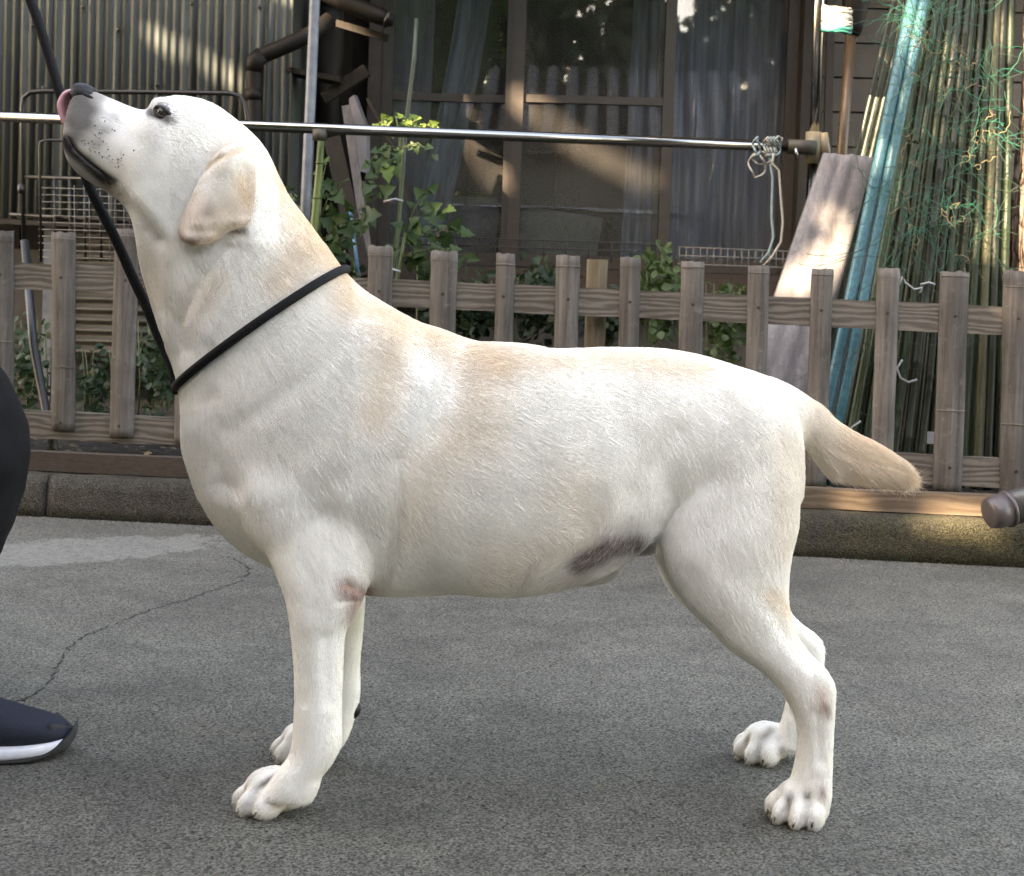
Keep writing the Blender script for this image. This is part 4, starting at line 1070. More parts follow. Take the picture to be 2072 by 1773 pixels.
# galvanised pole, green bamboo stem tied to the bar
M_bambg = simple('bamboo_green', (.09, .15, .025), (.15, .22, .05), 30, .45, stretch=(1, 1, .2), bstr=.2)
gp = [S_(640, -120, 4.15), S_(637, 0, 4.15), S_(629, 190, 4.12), S_(620, 380, 4.08), S_(612, 560, 4.04)]
thing_tube('galvanised_pole', gp, .0165, M_galv, 'blue-grey galvanised pole standing behind the steel bar', 'pole')
st = empty('bamboo_stem', 'fresh green bamboo stem standing under the clamp of the steel bar', 'bamboo stem', loc=S_(640, 560, 4.0))
sp = [S_(651, 262, 3.97), S_(647, 330, 3.97), S_(641, 400, 3.96), S_(630, 520, 3.95), S_(624, 600, 3.94), S_(618, 700, 3.93)]
ctube('stem', sp, [.0105, .011, .0115, .012, .012, .012], M_bambg, st)
for p in (sp[1], sp[2], sp[3]): ctube('node_ring', [p + Vector((0, 0, -.003)), p + Vector((0, 0, .003))], .0135, M_bambg, st)
# the steel laundry bar with its joint and post
rack = empty('laundry_bar', 'long stainless steel bar clamped level to an upright pole before the window', 'laundry bar', loc=S_(1647, 297, 3.95))
xa, xb_ = S_(-330, 226, 3.90), S_(1600, 297, 3.93)
xa = xb_ + (S_(0, 236, 3.90) - xb_) * 1.18
ctube('bar', [xa, xb_], .0158, M_steel, rack, 24)
ctube('end_post', [Vector((xa.x, xa.y, .1)), Vector((xa.x, xa.y, 1.3))], .016, M_steel, rack, 16)
ctube('sleeve', [S_(1594, 297, 3.93), S_(1650, 299, 3.93)], .0215, M_clamp, rack, 20)
ctube('upright_joint', [S_(1647, 268, 3.95), S_(1643, 332, 3.95)], .0235, M_beige, rack, 20); ctube('joint_ring', [S_(1664, 270, 3.95), S_(1672, 326, 3.95)], .016, M_beige, rack, 14)
ctube('upright', [S_(1661, -140, 3.95), S_(1657, 0, 3.95), S_(1648, 270, 3.95)], .0150, M_steel, rack, 24)
ctube('lower_upright', [S_(1645, 330, 3.95), S_(1622, 700, 3.95), S_(1612, 860, 3.95)], .0150, M_steel, rack, 20)
ctube('screw', [S_(1610, 300, 3.90), S_(1613, 322, 3.90)], .005, M_steel, rack, 10)
ctube('bracket', [S_(647, 262, 3.905), S_(647, 284, 3.905)], .0215, M_clamp, rack, 18)
# brown downpipe with hopper, right corner of the house
dp = empty('corner_downpipe', 'brown metal downpipe with dark hopper at the tiled corner', 'downpipe', loc=S_(1712, 200, 4.9))
ctube('pipe', [S_(1724, 40, 4.9), S_(1704, 300, 4.9), S_(1690, 480, 4.9), S_(1672, 800, 4.9)], .0195, simple('bronze_pipe', (.10, .07, .045), (.15, .105, .07), 20, .4, metal=.3), dp, 18)
ctube('hopper', [S_(1735, -90, 4.9), S_(1732, 0, 4.9), S_(1727, 50, 4.9), S_(1725, 72, 4.9)], [.062, .050, .038, .026], M_pvcb, dp, 18)
m = MB(); m.bar(S_(1683, -80, 5.3), S_(1668, 560, 5.3), .030, .03); tag(m.build('corner_trim', M_jamb), 'narrow brown trim strip behind the upright steel pole', 'trim strip')
# wad of pale rope lashed on the upright
M_rope = simple('rope_white', (.50, .47, .40), (.66, .63, .56), 260, .8, bstr=.6); M_ropeb = simple('rope_blue', (.28, .42, .44), (.42, .54, .55), 260, .8)
rl = empty('rope_lashing', 'thick wad of white cord lashing the pole to the brown downpipe', 'rope', loc=S_(1690, 40, 4.0))
for i in range(16):
    yy = 17 + i * 3.0; p = []
    for k in range(25):
        q = 2 * math.pi * k / 24; p.append(S_(1691 + 30 * math.cos(q), yy + 4 * math.sin(i * 1.7) * math.cos(q) + 3 * math.cos(q), 3.96 - .035 * math.sin(q)) + Vector((0, .0, .002 * math.sin(5 * q + i))))
    ctube('coil', p, .0048 + .0012 * (i % 3), M_rope if i < 14 else simple('cord_green', (.02, .30, .25), (.03, .38, .3), 100, .6), rl, 8)
# cord knotted on the bar with hanging ends
cd_ = empty('knotted_cord', 'pale blue and white cord knotted on the steel bar with two ends hanging', 'cord', loc=S_(1560, 297, 3.9))
def loop(cx, cy, rx, ry, Y, n=20, tw=0.0, a0=0, a1=360):
    return [S_(cx + rx * math.cos(R(a0 + (a1 - a0) * k / n)) + 3 * math.sin(k), cy + ry * math.sin(R(a0 + (a1 - a0) * k / n)), Y + .012 * math.sin(k * 1.3 + tw)) for k in range(n + 1)]
for i, cx in enumerate((1531, 1552, 1558, 1564, 1571)): ctube('turn', loop(cx, 297, 5, 19, 3.895 - .012), .0034, M_rope if i % 2 else M_ropeb, cd_, 8)
ctube('loop', loop(1532, 335, 15, 24, 3.88), .0030, M_rope, cd_, 8); ctube('loop', loop(1540, 320, 18, 13, 3.885, tw=2), .0026, M_rope, cd_, 8)
ctube('tail', [S_(*p, 3.87) for p in ((1566, 310), (1562, 330), (1576, 345), (1580, 400), (1584, 450), (1580, 490), (1562, 520), (1545, 538))], .0034, M_rope, cd_, 8)
ctube('tail', [S_(*p, 3.88) for p in ((1556, 312), (1558, 330), (1563, 360), (1561, 440), (1565, 480), (1556, 510), (1538, 532))], .0036, M_ropeb, cd_, 8)
ctube('loose_end', [S_(*p, 3.88) for p in ((1550, 290), (1562, 284), (1575, 276), (1583, 280), (1580, 290))], .0028, M_rope, cd_, 8)

# curtains inside the window
def curtain_mat(name, c1, c2, tr):
    t = NT(name); v = t.coord((1, 1, .05)); n1 = t.noise(v, 55, 4, .6); b = t.n('ShaderNodeBsdfDiffuse'); t.l(t.mix(t.ramp(n1, [(.3, 0), (.7, 1)]), c1, c2), b.inputs[0])
    tl = t.n('ShaderNodeBsdfTranslucent'); tl.inputs[0].default_value = (*c1, 1); m1 = t.n('ShaderNodeMixShader'); m1.inputs[0].default_value = .3; t.l(b.outputs[0], m1.inputs[1]); t.l(tl.outputs[0], m1.inputs[2])
    tp = t.n('ShaderNodeBsdfTransparent'); m2 = t.n('ShaderNodeMixShader'); m2.inputs[0].default_value = tr; t.l(m1.outputs[0], m2.inputs[1]); t.l(tp.outputs[0], m2.inputs[2]); t.l(m2.outputs[0], t.out.inputs[0]); return t.m
M_cur = curtain_mat('lace_curtain', (.36, .42, .55), (.16, .19, .26), .06)
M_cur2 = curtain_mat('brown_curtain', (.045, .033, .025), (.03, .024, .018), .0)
def curtain(xa, xb2, xc, xd2, y, mat, label, wave=.07, amp=.022):
    m = MB(); n = 150; nz = 22; vs = []
    for j in range(nz + 1):
        tt = j / nz; z = zT - .05 - (zT - zB - .06) * tt; x0 = xa + (xc - xa) * tt ** 1.5; x1 = xb2 + (xd2 - xb2) * tt ** 1.5
        for i in range(n + 1):
            s_ = i / n; x = x0 + (x1 - x0) * s_; ph = (xa + (xb2 - xa) * s_) / wave * 2 * math.pi
            vs.append(hx(x, y + amp * math.sin(ph + 1.1 * math.sin(ph * .37) + .3 * tt) + amp * .5 * math.sin(ph * .43 + 1 + tt * .6), z))
    m.add(vs, [(j * (n + 1) + i, (j + 1) * (n + 1) + i, (j + 1) * (n + 1) + i + 1, j * (n + 1) + i + 1) for j in range(nz) for i in range(n)])
    return tag(m.build('curtain', mat, None, True), label, 'curtain')
curtain(xR - .06, xJ1 - .02, xR - .05, xJ1 - .02, 5.80, M_cur, 'full-width pale lace curtain behind the right pane', .085, .024)
curtain(H(935, 100).x, H(1005, 100).x, H(820, 100).x, H(890, 100).x, 5.82, M_cur, 'narrow lace curtain behind the left pane', .05, .018)
curtain(H(1290, 100).x, H(1340, 100).x, H(1280, 100).x, H(1345, 100).x, 5.84, M_cur, 'gathered edge of lace curtain at the middle pane', .03, .014)
curtain(H(765, 100).x, H(872, 100).x, H(765, 100).x, H(860, 100).x, 5.86, curtain_mat('grey_drape', (.20, .22, .27), (.13, .15, .19), 0), 'flat grey drape at the far left of the window', .16, .006)
# things in the room
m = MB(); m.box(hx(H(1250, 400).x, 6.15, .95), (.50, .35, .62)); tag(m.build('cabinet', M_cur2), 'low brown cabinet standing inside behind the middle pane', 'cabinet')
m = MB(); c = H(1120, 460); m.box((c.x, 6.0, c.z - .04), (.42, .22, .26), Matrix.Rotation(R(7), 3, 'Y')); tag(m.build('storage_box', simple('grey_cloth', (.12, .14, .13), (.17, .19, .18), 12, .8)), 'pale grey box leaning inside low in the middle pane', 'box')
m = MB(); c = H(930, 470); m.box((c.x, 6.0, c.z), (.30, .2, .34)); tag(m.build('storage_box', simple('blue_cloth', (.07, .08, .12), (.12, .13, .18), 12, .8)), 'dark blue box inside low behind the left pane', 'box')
# black wire guard along the sill, white rack beside it
gd = empty('sill_guard', 'thin black wire guard rail along the window sill', 'guard rail', loc=H(1100, 490, -.14))
def gt(name, a, b, r_, mat, par): ctube(name, [a, b], r_, mat, par, 8)
z1 = H(1100, 489).z; z0 = H(1100, 505).z
yg = 5.47; xg0 = H(812, 490).x; xg1 = H(1345, 490).x
gt('rail', hx(xg0, yg, z1), hx(xg1, yg, z1), .0028, M_bl, gd); gt('rail', hx(xg0, yg, z0), hx(xg1, yg, z0), .0028, M_bl, gd)
for k in range(12): x = xg0 + (xg1 - xg0) * (k + .5) / 12; gt('upright', hx(x, yg, z1), hx(x, yg, z0 - .05), .0028, M_bl, gd)
wr = empty('wire_rack', 'white wire rack standing on the sill under the lace curtain', 'wire rack', loc=H(1470, 515, -.2))
M_wire = simple('white_wire', (.16, .17, .17), (.24, .25, .25), 60, .4)
def Wp(px, py): return S_(px, py, 5.2)
for y0, y1 in ((500, 504), (517, 520), (534, 537)): gt('wire', Wp(1372, y0), Wp(1605, y1 + 5), .0024, M_wire, wr)
for k in range(17): xx = 1375 + k * 14; gt('wire', Wp(xx, 500 + k * .5), Wp(xx - 1, 536 + k * .5), .0020, M_wire, wr)
# black tubular cart with wire panel, at the shed
cart = empty('wire_cart', 'black tubular cart frame with wire mesh leaning at the corrugated shed', 'cart', loc=S_(270, 400, 4.3))
def C_(px, py, d=0): return S_(px, py, 4.3 + d)
fr_ = [C_(48, 500), C_(45, 215), C_(48, 198), C_(62, 187), C_(90, 185), C_(300, 187), C_(465, 189), C_(484, 194), C_(496, 210), C_(500, 235), C_(508, 520)]
ctube('frame', fr_, .0078, M_bl, cart, 10)
for a, b in (((45, 358), (505, 372)), ((20, 434), (505, 462))): ctube('crossbar', [C_(*a), C_(*b)], .0062, M_bl, cart, 8)
ctube('inner_frame', [C_(83, 530, -.03), C_(80, 300, -.03), C_(82, 287, -.03), C_(96, 284, -.03), C_(480, 290, -.03)], .0045, M_bl, cart, 8)
ctube('clip', [C_(43, 374, -.01), C_(43, 392, -.01)], .012, M_bl, cart, 8)
for xx in (110, 141, 171, 203, 233, 263, 320, 380, 440): ctube('bar', [C_(xx, 362, -.01), C_(xx + 2, 530, -.01)], .0048, M_bl, cart, 8)
ctube('bar', [C_(318, 188), C_(318, 230)], .006, M_bl, cart, 8); ctube('bar', [C_(412, 188), C_(412, 230)], .004, M_bl, cart, 8)
for yy in range(380, 530, 14): ctube('wire', [C_(78, yy, -.015), C_(500, yy + 12, -.015)], .0017, M_wire, cart, 6)
for xx in (150, 180, 220, 250): ctube('wire', [C_(xx, 375, -.02), C_(xx + 2, 530, -.02)], .0013, M_wire, cart, 6)
for p_, lab in ((((50, 488, 3.75), (68, 700, 3.62), (98, 860, 3.56), (114, 930, 3.5)), 'black pole leaning low behind the left end of the fence'),):
    thing_tube('leaning_pole', [S_(*q) for q in p_], .0115, M_bl, lab, 'pole')
m = MB(); m.tube([S_(48, 486, 4.0), S_(58, 532, 4.0)], .011, 12); tag(m.build('cut_stake', simple('stake_green', (.03, .04, .025), (.05, .06, .035), 30, .6)), 'short dark green cut stake at the foot of the cart frame', 'stake')

# plank leaning on the joint: worn grey board of three facets
M_plank = wood('plank_grey', (.27, .26, .27), (.42, .41, .42), per=False)
pa_ = [S_(1668, 309, 3.95, KF), S_(1700, 312, 3.94, KF), S_(1733, 314, 3.94, KF), S_(1768, 318, 3.95, KF)]; pb_ = [S_(1474, 872, 3.62, KF), S_(1524, 874, 3.61, KF), S_(1572, 876, 3.62, KF), S_(1622, 878, 3.63, KF)]
m = MB(); n = 30; vs = []; up = Vector((0, -1, 0))
for i in range(n + 1):
    tt = i / n
    row = []
    for k in range(13):
        s_ = k / 12 * 3; a0 = int(min(2, s_)); f_ = s_ - a0
        top = pa_[a0].lerp(pa_[a0 + 1], f_); bot = pb_[a0].lerp(pb_[a0 + 1], f_)
        gdp = .006 * math.exp(-((min(abs(s_ - 1), abs(s_ - 2))) / .14) ** 2) - .004 * math.sin(math.pi * f_)
        p = top.lerp(bot, tt) + Vector((0, gdp, 0)) + (Vector((0, 0, .006 * mnoise.noise(Vector((s_ * 2, 1, 1))))) if i == 0 else Vector())
        row.append(p)
    vs += row
nb_ = len(vs); vs += [v_ + Vector((.0, .026, 0)) for v_ in vs]; fs = []
for i in range(n):
    for k in range(12): p = i * 13 + k; fs += [(p, p + 13, p + 14, p + 1), (nb_ + p, nb_ + p + 1, nb_ + p + 14, nb_ + p + 13)]
    p = i * 13; fs += [(p, nb_ + p, nb_ + p + 13, p + 13), (p + 12, p + 25, nb_ + p + 25, nb_ + p + 12)]
for k in range(12): fs += [(k, k + 1, nb_ + k + 1, nb_ + k)]
m.add(vs, fs); tag(m.build('plank', M_plank, None, True), 'wide worn grey plank with two grooves leaning against the pole joint', 'plank')

# blue pipes and the sheaf of green stakes
M_blue = simple('pipe_teal', (.055, .215, .28), (.08, .28, .34), 12, .38, bstr=.1, fine=90)
def slope_pole(x434, y_a, x_b, y_b, Y0, r_, mat, top=-170, bot=1000):
    sl = (x_b - x434) / (y_b - y_a); f_ = lambda y: x434 + (y - y_a) * sl
    return [S_(f_(y), y, Y0 + .14 * (1 - (y + 170) / 1170), KF) for y in (top, 200, 500, 760, bot)]
thing_tube('blue_pipe', slope_pole(1756, 434, 1720, 606, 3.50, .0145, M_blue), .0150, M_blue, 'pale blue pipe next to the plank, left one of two', 'pipe', None)
thing_tube('blue_pipe', slope_pole(1781, 434, 1746, 606, 3.50, .0145, M_blue, bot=995), .0145, M_blue, 'pale blue pipe against the green stakes, right one of two', 'pipe', None)
M_stk = []
for i, (a, b) in enumerate((((.011, .030, .012), (.026, .052, .020)), ((.036, .062, .020), (.070, .10, .036)), ((.009, .018, .010), (.022, .036, .018)), ((.075, .08, .038), (.13, .13, .065)))):
    M_stk.append(simple('stake_cane_%s' % ('abcd'[i]), a, b, 36, .45, stretch=(1, 1, .25), bstr=.5, fine=220))
def stake(x0, x1, Y0, r_, mt, bot, nodes):
    pts = []; rr = []; L = 1170; y = -170.0
    ys = sorted([-170, bot] + [q for nd in nodes for q in (nd - 5, nd, nd + 5) if -170 < nd < bot - 8] + list(range(-100, int(bot), 130)))
    w0 = random.uniform(0, 9)
    for y in ys:
        tt = (y + 170) / L; xx = x0 + (x1 - x0) * tt + 2.5 * mnoise.noise(Vector((y * .006, w0, 0)))
        pts.append(S_(xx, y, Y0 + .16 * (1 - tt), KF)); rr.append(r_ * (1.14 if any(abs(y - nd) < .5 for nd in nodes) else 1.0))
    m = MB(); m.tube(pts, rr, 9); return m.build('cane', mt, None, True)
K_ = 0
sheaf = 'canes in the green sheaf leaning at the tree'
specs = []
for i in range(12): specs.append((1879 + i * 15.4 + random.uniform(-3, 3), 3.56, random.uniform(.0082, .0125)))
for i in range(12): specs.append((1872 + i * 15.6 + random.uniform(-5, 5), 3.64, random.uniform(.0078, .0115)))
for i in range(11): specs.append((1870 + i * 16.0 + random.uniform(-5, 5), 3.74, random.uniform(.0078, .0115)))
for i in range(7): specs.append((1808 + i * 9.5 + random.uniform(-3, 3), 4.12, random.uniform(.0060, .0090)))
for X_, Y0, r_ in specs:
    g_ = max(0, min(1, (X_ - 1860) / 180)); s_ = (-.025 - .170 * (1 - g_)) if X_ > 1866 and Y0 < 3.9 else -.240
    x0_ = X_ - s_ * 170; dx = s_ * 1170
    bot = random.uniform(975, 1010); nd0 = random.uniform(0, 130)
    nodes = [nd0 + k * random.uniform(95, 120) for k in range(9)] if random.random() < .5 else []
    o = stake(x0_, x0_ + dx, Y0, r_, random.choices(M_stk, [6, .9, 7, .35])[0], bot, nodes)
    tag(o, *(('long green garden cane standing in the netted sheaf beside the tree', 'cane', sheaf) if Y0 < 4 else ('steep yellow-green cane rising behind the plank, left of the blue pipes', 'cane', 'steep canes left of the blue pipes')))
# net remnants snagged on the canes
M_net = simple('net_green', (.008, .17, .10), (.02, .25, .16), 60, .5); M_netd = simple('net_dark', (.02, .06, .04), (.05, .10, .06), 60, .6); M_tend = simple('dry_tendril', (.30, .24, .13), (.42, .34, .2), 60, .8)
def tangle(name, mat, n_, boxes, r_, label, step=.013, turn=.55):
    m = MB()
    for _ in range(n_):
        x0, x1, y0, y1 = random.choice(boxes); p = S_(random.uniform(x0, x1), random.uniform(y0, y1), random.uniform(3.50, 3.56), KF); d = rdir(); d.y *= .3; pts = [p]
        for k in range(random.randint(5, 13)):
            d = (d + rdir() * turn); d.y *= .35; d.normalize(); q = pts[-1] + d * step * random.uniform(.6, 1.3); q.y = max(3.30 - KF * q.x, min(3.56 - KF * q.x, q.y)); pts.append(q)
        m.tube(pts, r_ * random.uniform(.7, 1.2), 4, False)
    return tag(m.build(name, mat, None, True), label, 'net' if 'net' in name else 'tendrils', kind='stuff')
bx_ = [(1800, 1860, 180, 520), (1790, 1840, 380, 560), (1850, 1990, 150, 560), (1830, 1970, 0, 160), (1960, 2040, 120, 300), (1900, 1990, 300, 560), (1820, 1870, 0, 120)]
tangle('net_scrap', M_net, 170, bx_, .0008, 'bright green remnants of garden net tangled over the canes'); tangle('net_thread', M_netd, 120, bx_ + [(1690, 1800, 640, 900)], .0008, 'dark thin net threads stretched over the canes', .022, .35)
tangle('dry_tendril', M_tend, 46, bx_, .0010, 'dry yellow tendrils caught in the net', .008, 1.2)
M_tape = simple('white_tape', (.5, .52, .55), (.62, .64, .66), 40, .5)
for (pts, lab) in (([(1822, 578), (1826, 560), (1832, 572), (1850, 586), (1866, 582), (1862, 594)], 'white plastic tie twisted on the canes above the rail'), ([(1862, 576), (1880, 572), (1892, 576)], 'short white plastic tie right of the twisted one'), ([(1826, 728), (1815, 745), (1822, 765), (1838, 774), (1856, 768)], 'white plastic strip hanging low between the pickets'), ([(1742, 852), (1722, 866), (1724, 900)], 'white string end beside the tail of the dog')):
    m = MB(); m.tube([S_(x, y, 3.50, KF) for x, y in pts], .0028, 6); tag(m.build('plastic_tie', M_tape, None, True), lab, 'plastic tie')
m = MB(); m.box(S_(1884, 886, 3.5, KF), (.018, .01, .03)); tag(m.build('cane_tag', M_tape), 'small white tag on a cane low in the sheaf', 'tag')
m = MB(); m.tube([S_(1652, 985, 3.50, KF), S_(1655, 1001, 3.49, KF)], .010, 12); tag(m.build('pipe_cap', simple('cap_pale', (.30, .50, .48), (.4, .6, .56), 20, .4), None, True), 'pale green pipe end under the lower rail', 'pipe cap')
# tree at the right edge
t = NT('tree_bark'); v = t.coord((1, 1, .35)); n1 = t.noise(v, 26, 6, .7, .5); vo = t.n('ShaderNodeTexVoronoi', feature='DISTANCE_TO_EDGE'); vo.inputs['Scale'].default_value = 34; t.l(v, vo.inputs['Vector'])
c = t.mix(t.ramp(n1, [(.35, 0), (.65, 1)]), (.09, .065, .05), (.20, .16, .135)); c = t.mix(t.ramp(vo.outputs[0], [(.0, .8), (.12, 0)]), c, (.035, .025, .02))
M_bark = t.bsdf(c, .95, bump=t.math('ADD', n1, t.ramp(vo.outputs[0], [(0, 0), (.2, 1)])), bstr=1.0, bdist=.012, spec=.1)
tree = empty('tree', 'stout tree with rough pinkish bark standing right of the sheaf of canes', 'tree', loc=S_(2120, 900, 3.75, KF))
m = MB(); n = 40; nz = 90; vs = []; cx = S_(2110, 500, 3.72, KF)
for j in range(nz + 1):
    z = .08 + 3.6 * j / nz; 
    for k in range(n):
        q = 2 * math.pi * k / n; rr = .088 + .05 * math.exp(-(z - .08) / .12) + .012 * mnoise.noise(Vector((math.cos(q) * 2.2, math.sin(q) * 2.2, z * 3))) + .009 * mnoise.noise(Vector((math.cos(q) * 6, math.sin(q) * 6, z * 12))) + .003 * mnoise.noise(Vector((math.cos(q) * 16, math.sin(q) * 16, z * 30)))
        vs.append(Vector((cx.x + .02 * (z - .6) + rr * math.cos(q), cx.y + rr * math.sin(q), z)))
m.add(vs, [(j * n + k, j * n + (k + 1) % n, (j + 1) * n + (k + 1) % n, (j + 1) * n + k) for j in range(nz) for k in range(n)]); m.build('trunk', M_bark, tree, True)
# brown pipe lying on the kerb at the right edge
kp = empty('clay_pipe', 'brown pipe with a pinkish socket end lying on the kerb at the right edge', 'pipe', loc=at(2050, 1040, 3.0, KF))
def KP(px, py, d=0): return at(px, py, 3.02 + d, KF)
a_, b2 = KP(2016, 1036), KP(2300, 962, .1); dr_ = (b2 - a_).normalized()
M_clay = simple('pipe_clay', (.115, .088, .085), (.17, .135, .13), 20, .38, bstr=.2, spec=.5)
m = MB(); m.tube([p for p in (a_ - dr_ * .020, a_ - dr_ * .017, a_ - dr_ * .006, a_ + dr_ * .024)], [.028, .033, .036, .038], 28); m.build('socket', M_clay, kp, True)
ctube('ridge', [a_ + dr_ * .024, a_ + dr_ * .031], .0405, M_clay, kp, 28); ctube('pipe', [a_ + dr_ * .031, b2], .0375, simple('pipe_grey', (.10, .10, .095), (.16, .16, .15), 14, .32, metal=.3), kp, 28)

# ---- plants
def leaf_mat(name, a, b, tl=.35):
    t = NT(name); n1 = t.noise(t.coord(), 40, 4, .6); oi = t.n('ShaderNodeObjectInfo'); c = t.mix(t.ramp(n1, [(.3, 0), (.7, 1)]), a, b); c = t.mix(1.0, c, t.ramp(oi.outputs['Random'], [(0, .7), (1, 1.3)]), 'MULTIPLY')
    p = t.n('ShaderNodeBsdfPrincipled'); t.l(c, p.inputs['Base Color']); p.inputs['Roughness'].default_value = .5; p.inputs['Specular IOR Level'].default_value = .35
    q = t.n('ShaderNodeBsdfTranslucent'); t.l(c, q.inputs[0]); mx_ = t.n('ShaderNodeMixShader'); mx_.inputs[0].default_value = tl; t.l(p.outputs[0], mx_.inputs[1]); t.l(q.outputs[0], mx_.inputs[2]); t.l(mx_.outputs[0], t.out.inputs[0]); return t.m
M_tom = leaf_mat('tomato_leaf', (.024, .060, .018), (.042, .090, .028)); M_tomy = leaf_mat('young_leaf', (.10, .17, .035), (.16, .25, .06)); M_shrub = leaf_mat('shrub_leaf', (.011, .027, .011), (.022, .045, .018)); M_shruby = leaf_mat('pale_shrub_leaf', (.030, .060, .016), (.055, .09, .028))
M_stem = simple('stem_green', (.08, .12, .04), (.13, .17, .06), 30, .6)
def lobed(mb, c, d, n_, L):
    d = d.normalized(); s = d.cross(n_).normalized(); n_ = s.cross(d)
    out = [(0, 0), (.10, .16), (.30, .20), (.26, .42), (.46, .36), (.58, .22), (.66, .30), (.86, .12), (1.05, 0)]
    def P3(a, b): return c + d * L * a + s * L * b + n_ * L * (.22 * abs(b) - .22 * a * a)
    mid = [P3(a, 0) for a, _ in out]; r_ = [P3(a, b) for a, b in out]; l_ = [P3(a, -b) for a, b in out]; k = len(out)
    vs = mid + r_ + l_; fs = []
    for i in range(k - 1): fs += [(i, k + i, k + i + 1, i + 1), (i + 1, 2 * k + i + 1, 2 * k + i, i)]
    mb.add(vs, fs)
def leaf_meshes(mat, cnt=5):
    out = []
    for i in range(cnt):
        m = MB(); lobed(m, Vector(), Vector((1, 0, 0)), Vector((0, .25 * random.uniform(-1, 1), 1)), 1.0); me = m.mesh('leaf', True); me.materials.append(mat); out.append(me)
    return out
LM_t, LM_y = leaf_meshes(M_tom), leaf_meshes(M_tomy)
def put_leaf(meshes, parent, p, d, n_, L):
    o = bpy.data.objects.new('leaf', random.choice(meshes)); COL.objects.link(o); o.parent = parent
    d = d.normalized(); s = n_.cross(d).normalized(); n2 = d.cross(s)
    M_ = Matrix((d, s, n2)).transposed().to_4x4(); M_.translation = Vector(p)
    o.matrix_parent_inverse = Matrix.Translation(-Vector(parent.location))
    o.matrix_basis = M_ @ Matrix.Diagonal((L, L * random.uniform(.8, 1.15), L, 1)); return o
def tomato(stem_px, sprays, label, Y0, r_=.005):
    base = S_(*stem_px[0], Y0); pl = empty('tomato_plant', label, 'plant', loc=Vector((base.x, base.y, .13)))
    pts = [Vector((base.x, base.y, .13))] + [S_(x, y, Y0) for x, y in stem_px]; ctube('stem', pts, [r_ * 1.3] * 2 + [r_] * (len(pts) - 2), M_stem, pl, 8)
    for (x0, y0, x1, y1, n_, Lpx, yg) in sprays:
        a = S_(x0, y0, Y0); b = S_(x1, y1, Y0 + random.uniform(-.14, .08)); mid = a.lerp(b, .5) + Vector((0, 0, .03)); ctube('branch', [a, mid, b], [.0022, .0018, .001], M_stem, pl, 5)
        for i in range(n_):
            tt = (i + .7) / n_; p = (a.lerp(mid, tt * 2) if tt < .5 else mid.lerp(b, tt * 2 - 1)); sd_ = 1 if i % 2 else -1
            dd = ((b - a).normalized() * .5 + Vector((random.uniform(-.3, .3), -.4 + .5 * random.random(), 0)) + Vector((b.z - a.z, 0, a.x - b.x)).normalized() * sd_ * .7 + Vector((0, 0, -.55)))
            if i == n_ - 1: dd = (b - a) + Vector((0, -.02, -.05))
            nn = Vector((random.gauss(0, .35), -.75, random.gauss(.55, .3)))
            put_leaf(LM_y if random.random() < yg else LM_t, pl, p, dd, nn, Lpx * Y0 / FPX * random.uniform(.75, 1.2))
    return pl
tomato([(640, 600), (645, 470), (648, 400)], [(645, 470, 590, 385, 6, 36, .1), (645, 450, 690, 372, 6, 38, .0), (640, 500, 735, 440, 7, 42, .0), (640, 520, 770, 395, 8, 40, 0), (640, 560, 700, 500, 6, 38, 0), (650, 560, 590, 480, 4, 34, .1), (645, 430, 660, 330, 4, 26, .3), (640, 540, 720, 470, 6, 38, 0)], 'leafy tomato plant right behind the neck of the dog', 4.2)
tomato([(790, 580), (800, 500), (808, 430), (812, 370), (810, 300), (808, 262)], [(808, 262, 762, 252, 6, 22, .9), (808, 262, 850, 256, 6, 22, .8), (808, 262, 880, 262, 6, 22, .6), (808, 266, 790, 240, 4, 20, 1), (808, 268, 825, 246, 4, 20, .9), (808, 300, 745, 330, 6, 32, .1), (810, 320, 750, 372, 5, 36, .1), (812, 300, 880, 318, 4, 24, .2)], 'tall tomato plant tied up with pale young leaves at the steel bar', 4.15)
tomato([(800, 590), (812, 520), (820, 470)], [(815, 480, 868, 392, 6, 30, .1), (818, 470, 900, 425, 7, 34, .15), (812, 500, 925, 470, 8, 38, 0), (812, 520, 945, 520, 7, 38, 0), (812, 520, 870, 560, 6, 34, 0), (808, 500, 760, 530, 5, 32, 0)], 'tomato plant with hanging leaves before the left window pane', 4.05)
thing_tube('green_stake', [S_(843, 38, 4.25), S_(838, 120, 4.24), S_(822, 250, 4.22), S_(808, 440, 4.18), S_(795, 580, 4.15), Vector((S_(792, 600, 4.15).x, 4.12, .13))], .0072, simple('stake_darkgreen', (.020, .045, .028), (.06, .09, .055), 40, .5, bstr=.5), 'dark green garden stake carrying the tall tomato plant', 'stake')
m = MB(); m.tube([S_(777, 408, 4.1), S_(800, 403, 4.08), S_(815, 407, 4.1)], .0035, 8); tag(m.build('plant_clip', M_tape, None, True), 'white plant clip on the tomato stem', 'plant clip')
m = MB(); m.tube([S_(785, 542, 3.9), S_(810, 550, 3.9)], .003, 8); tag(m.build('plant_clip', M_tape, None, True), 'white clip low beside the tallest picket', 'plant clip')
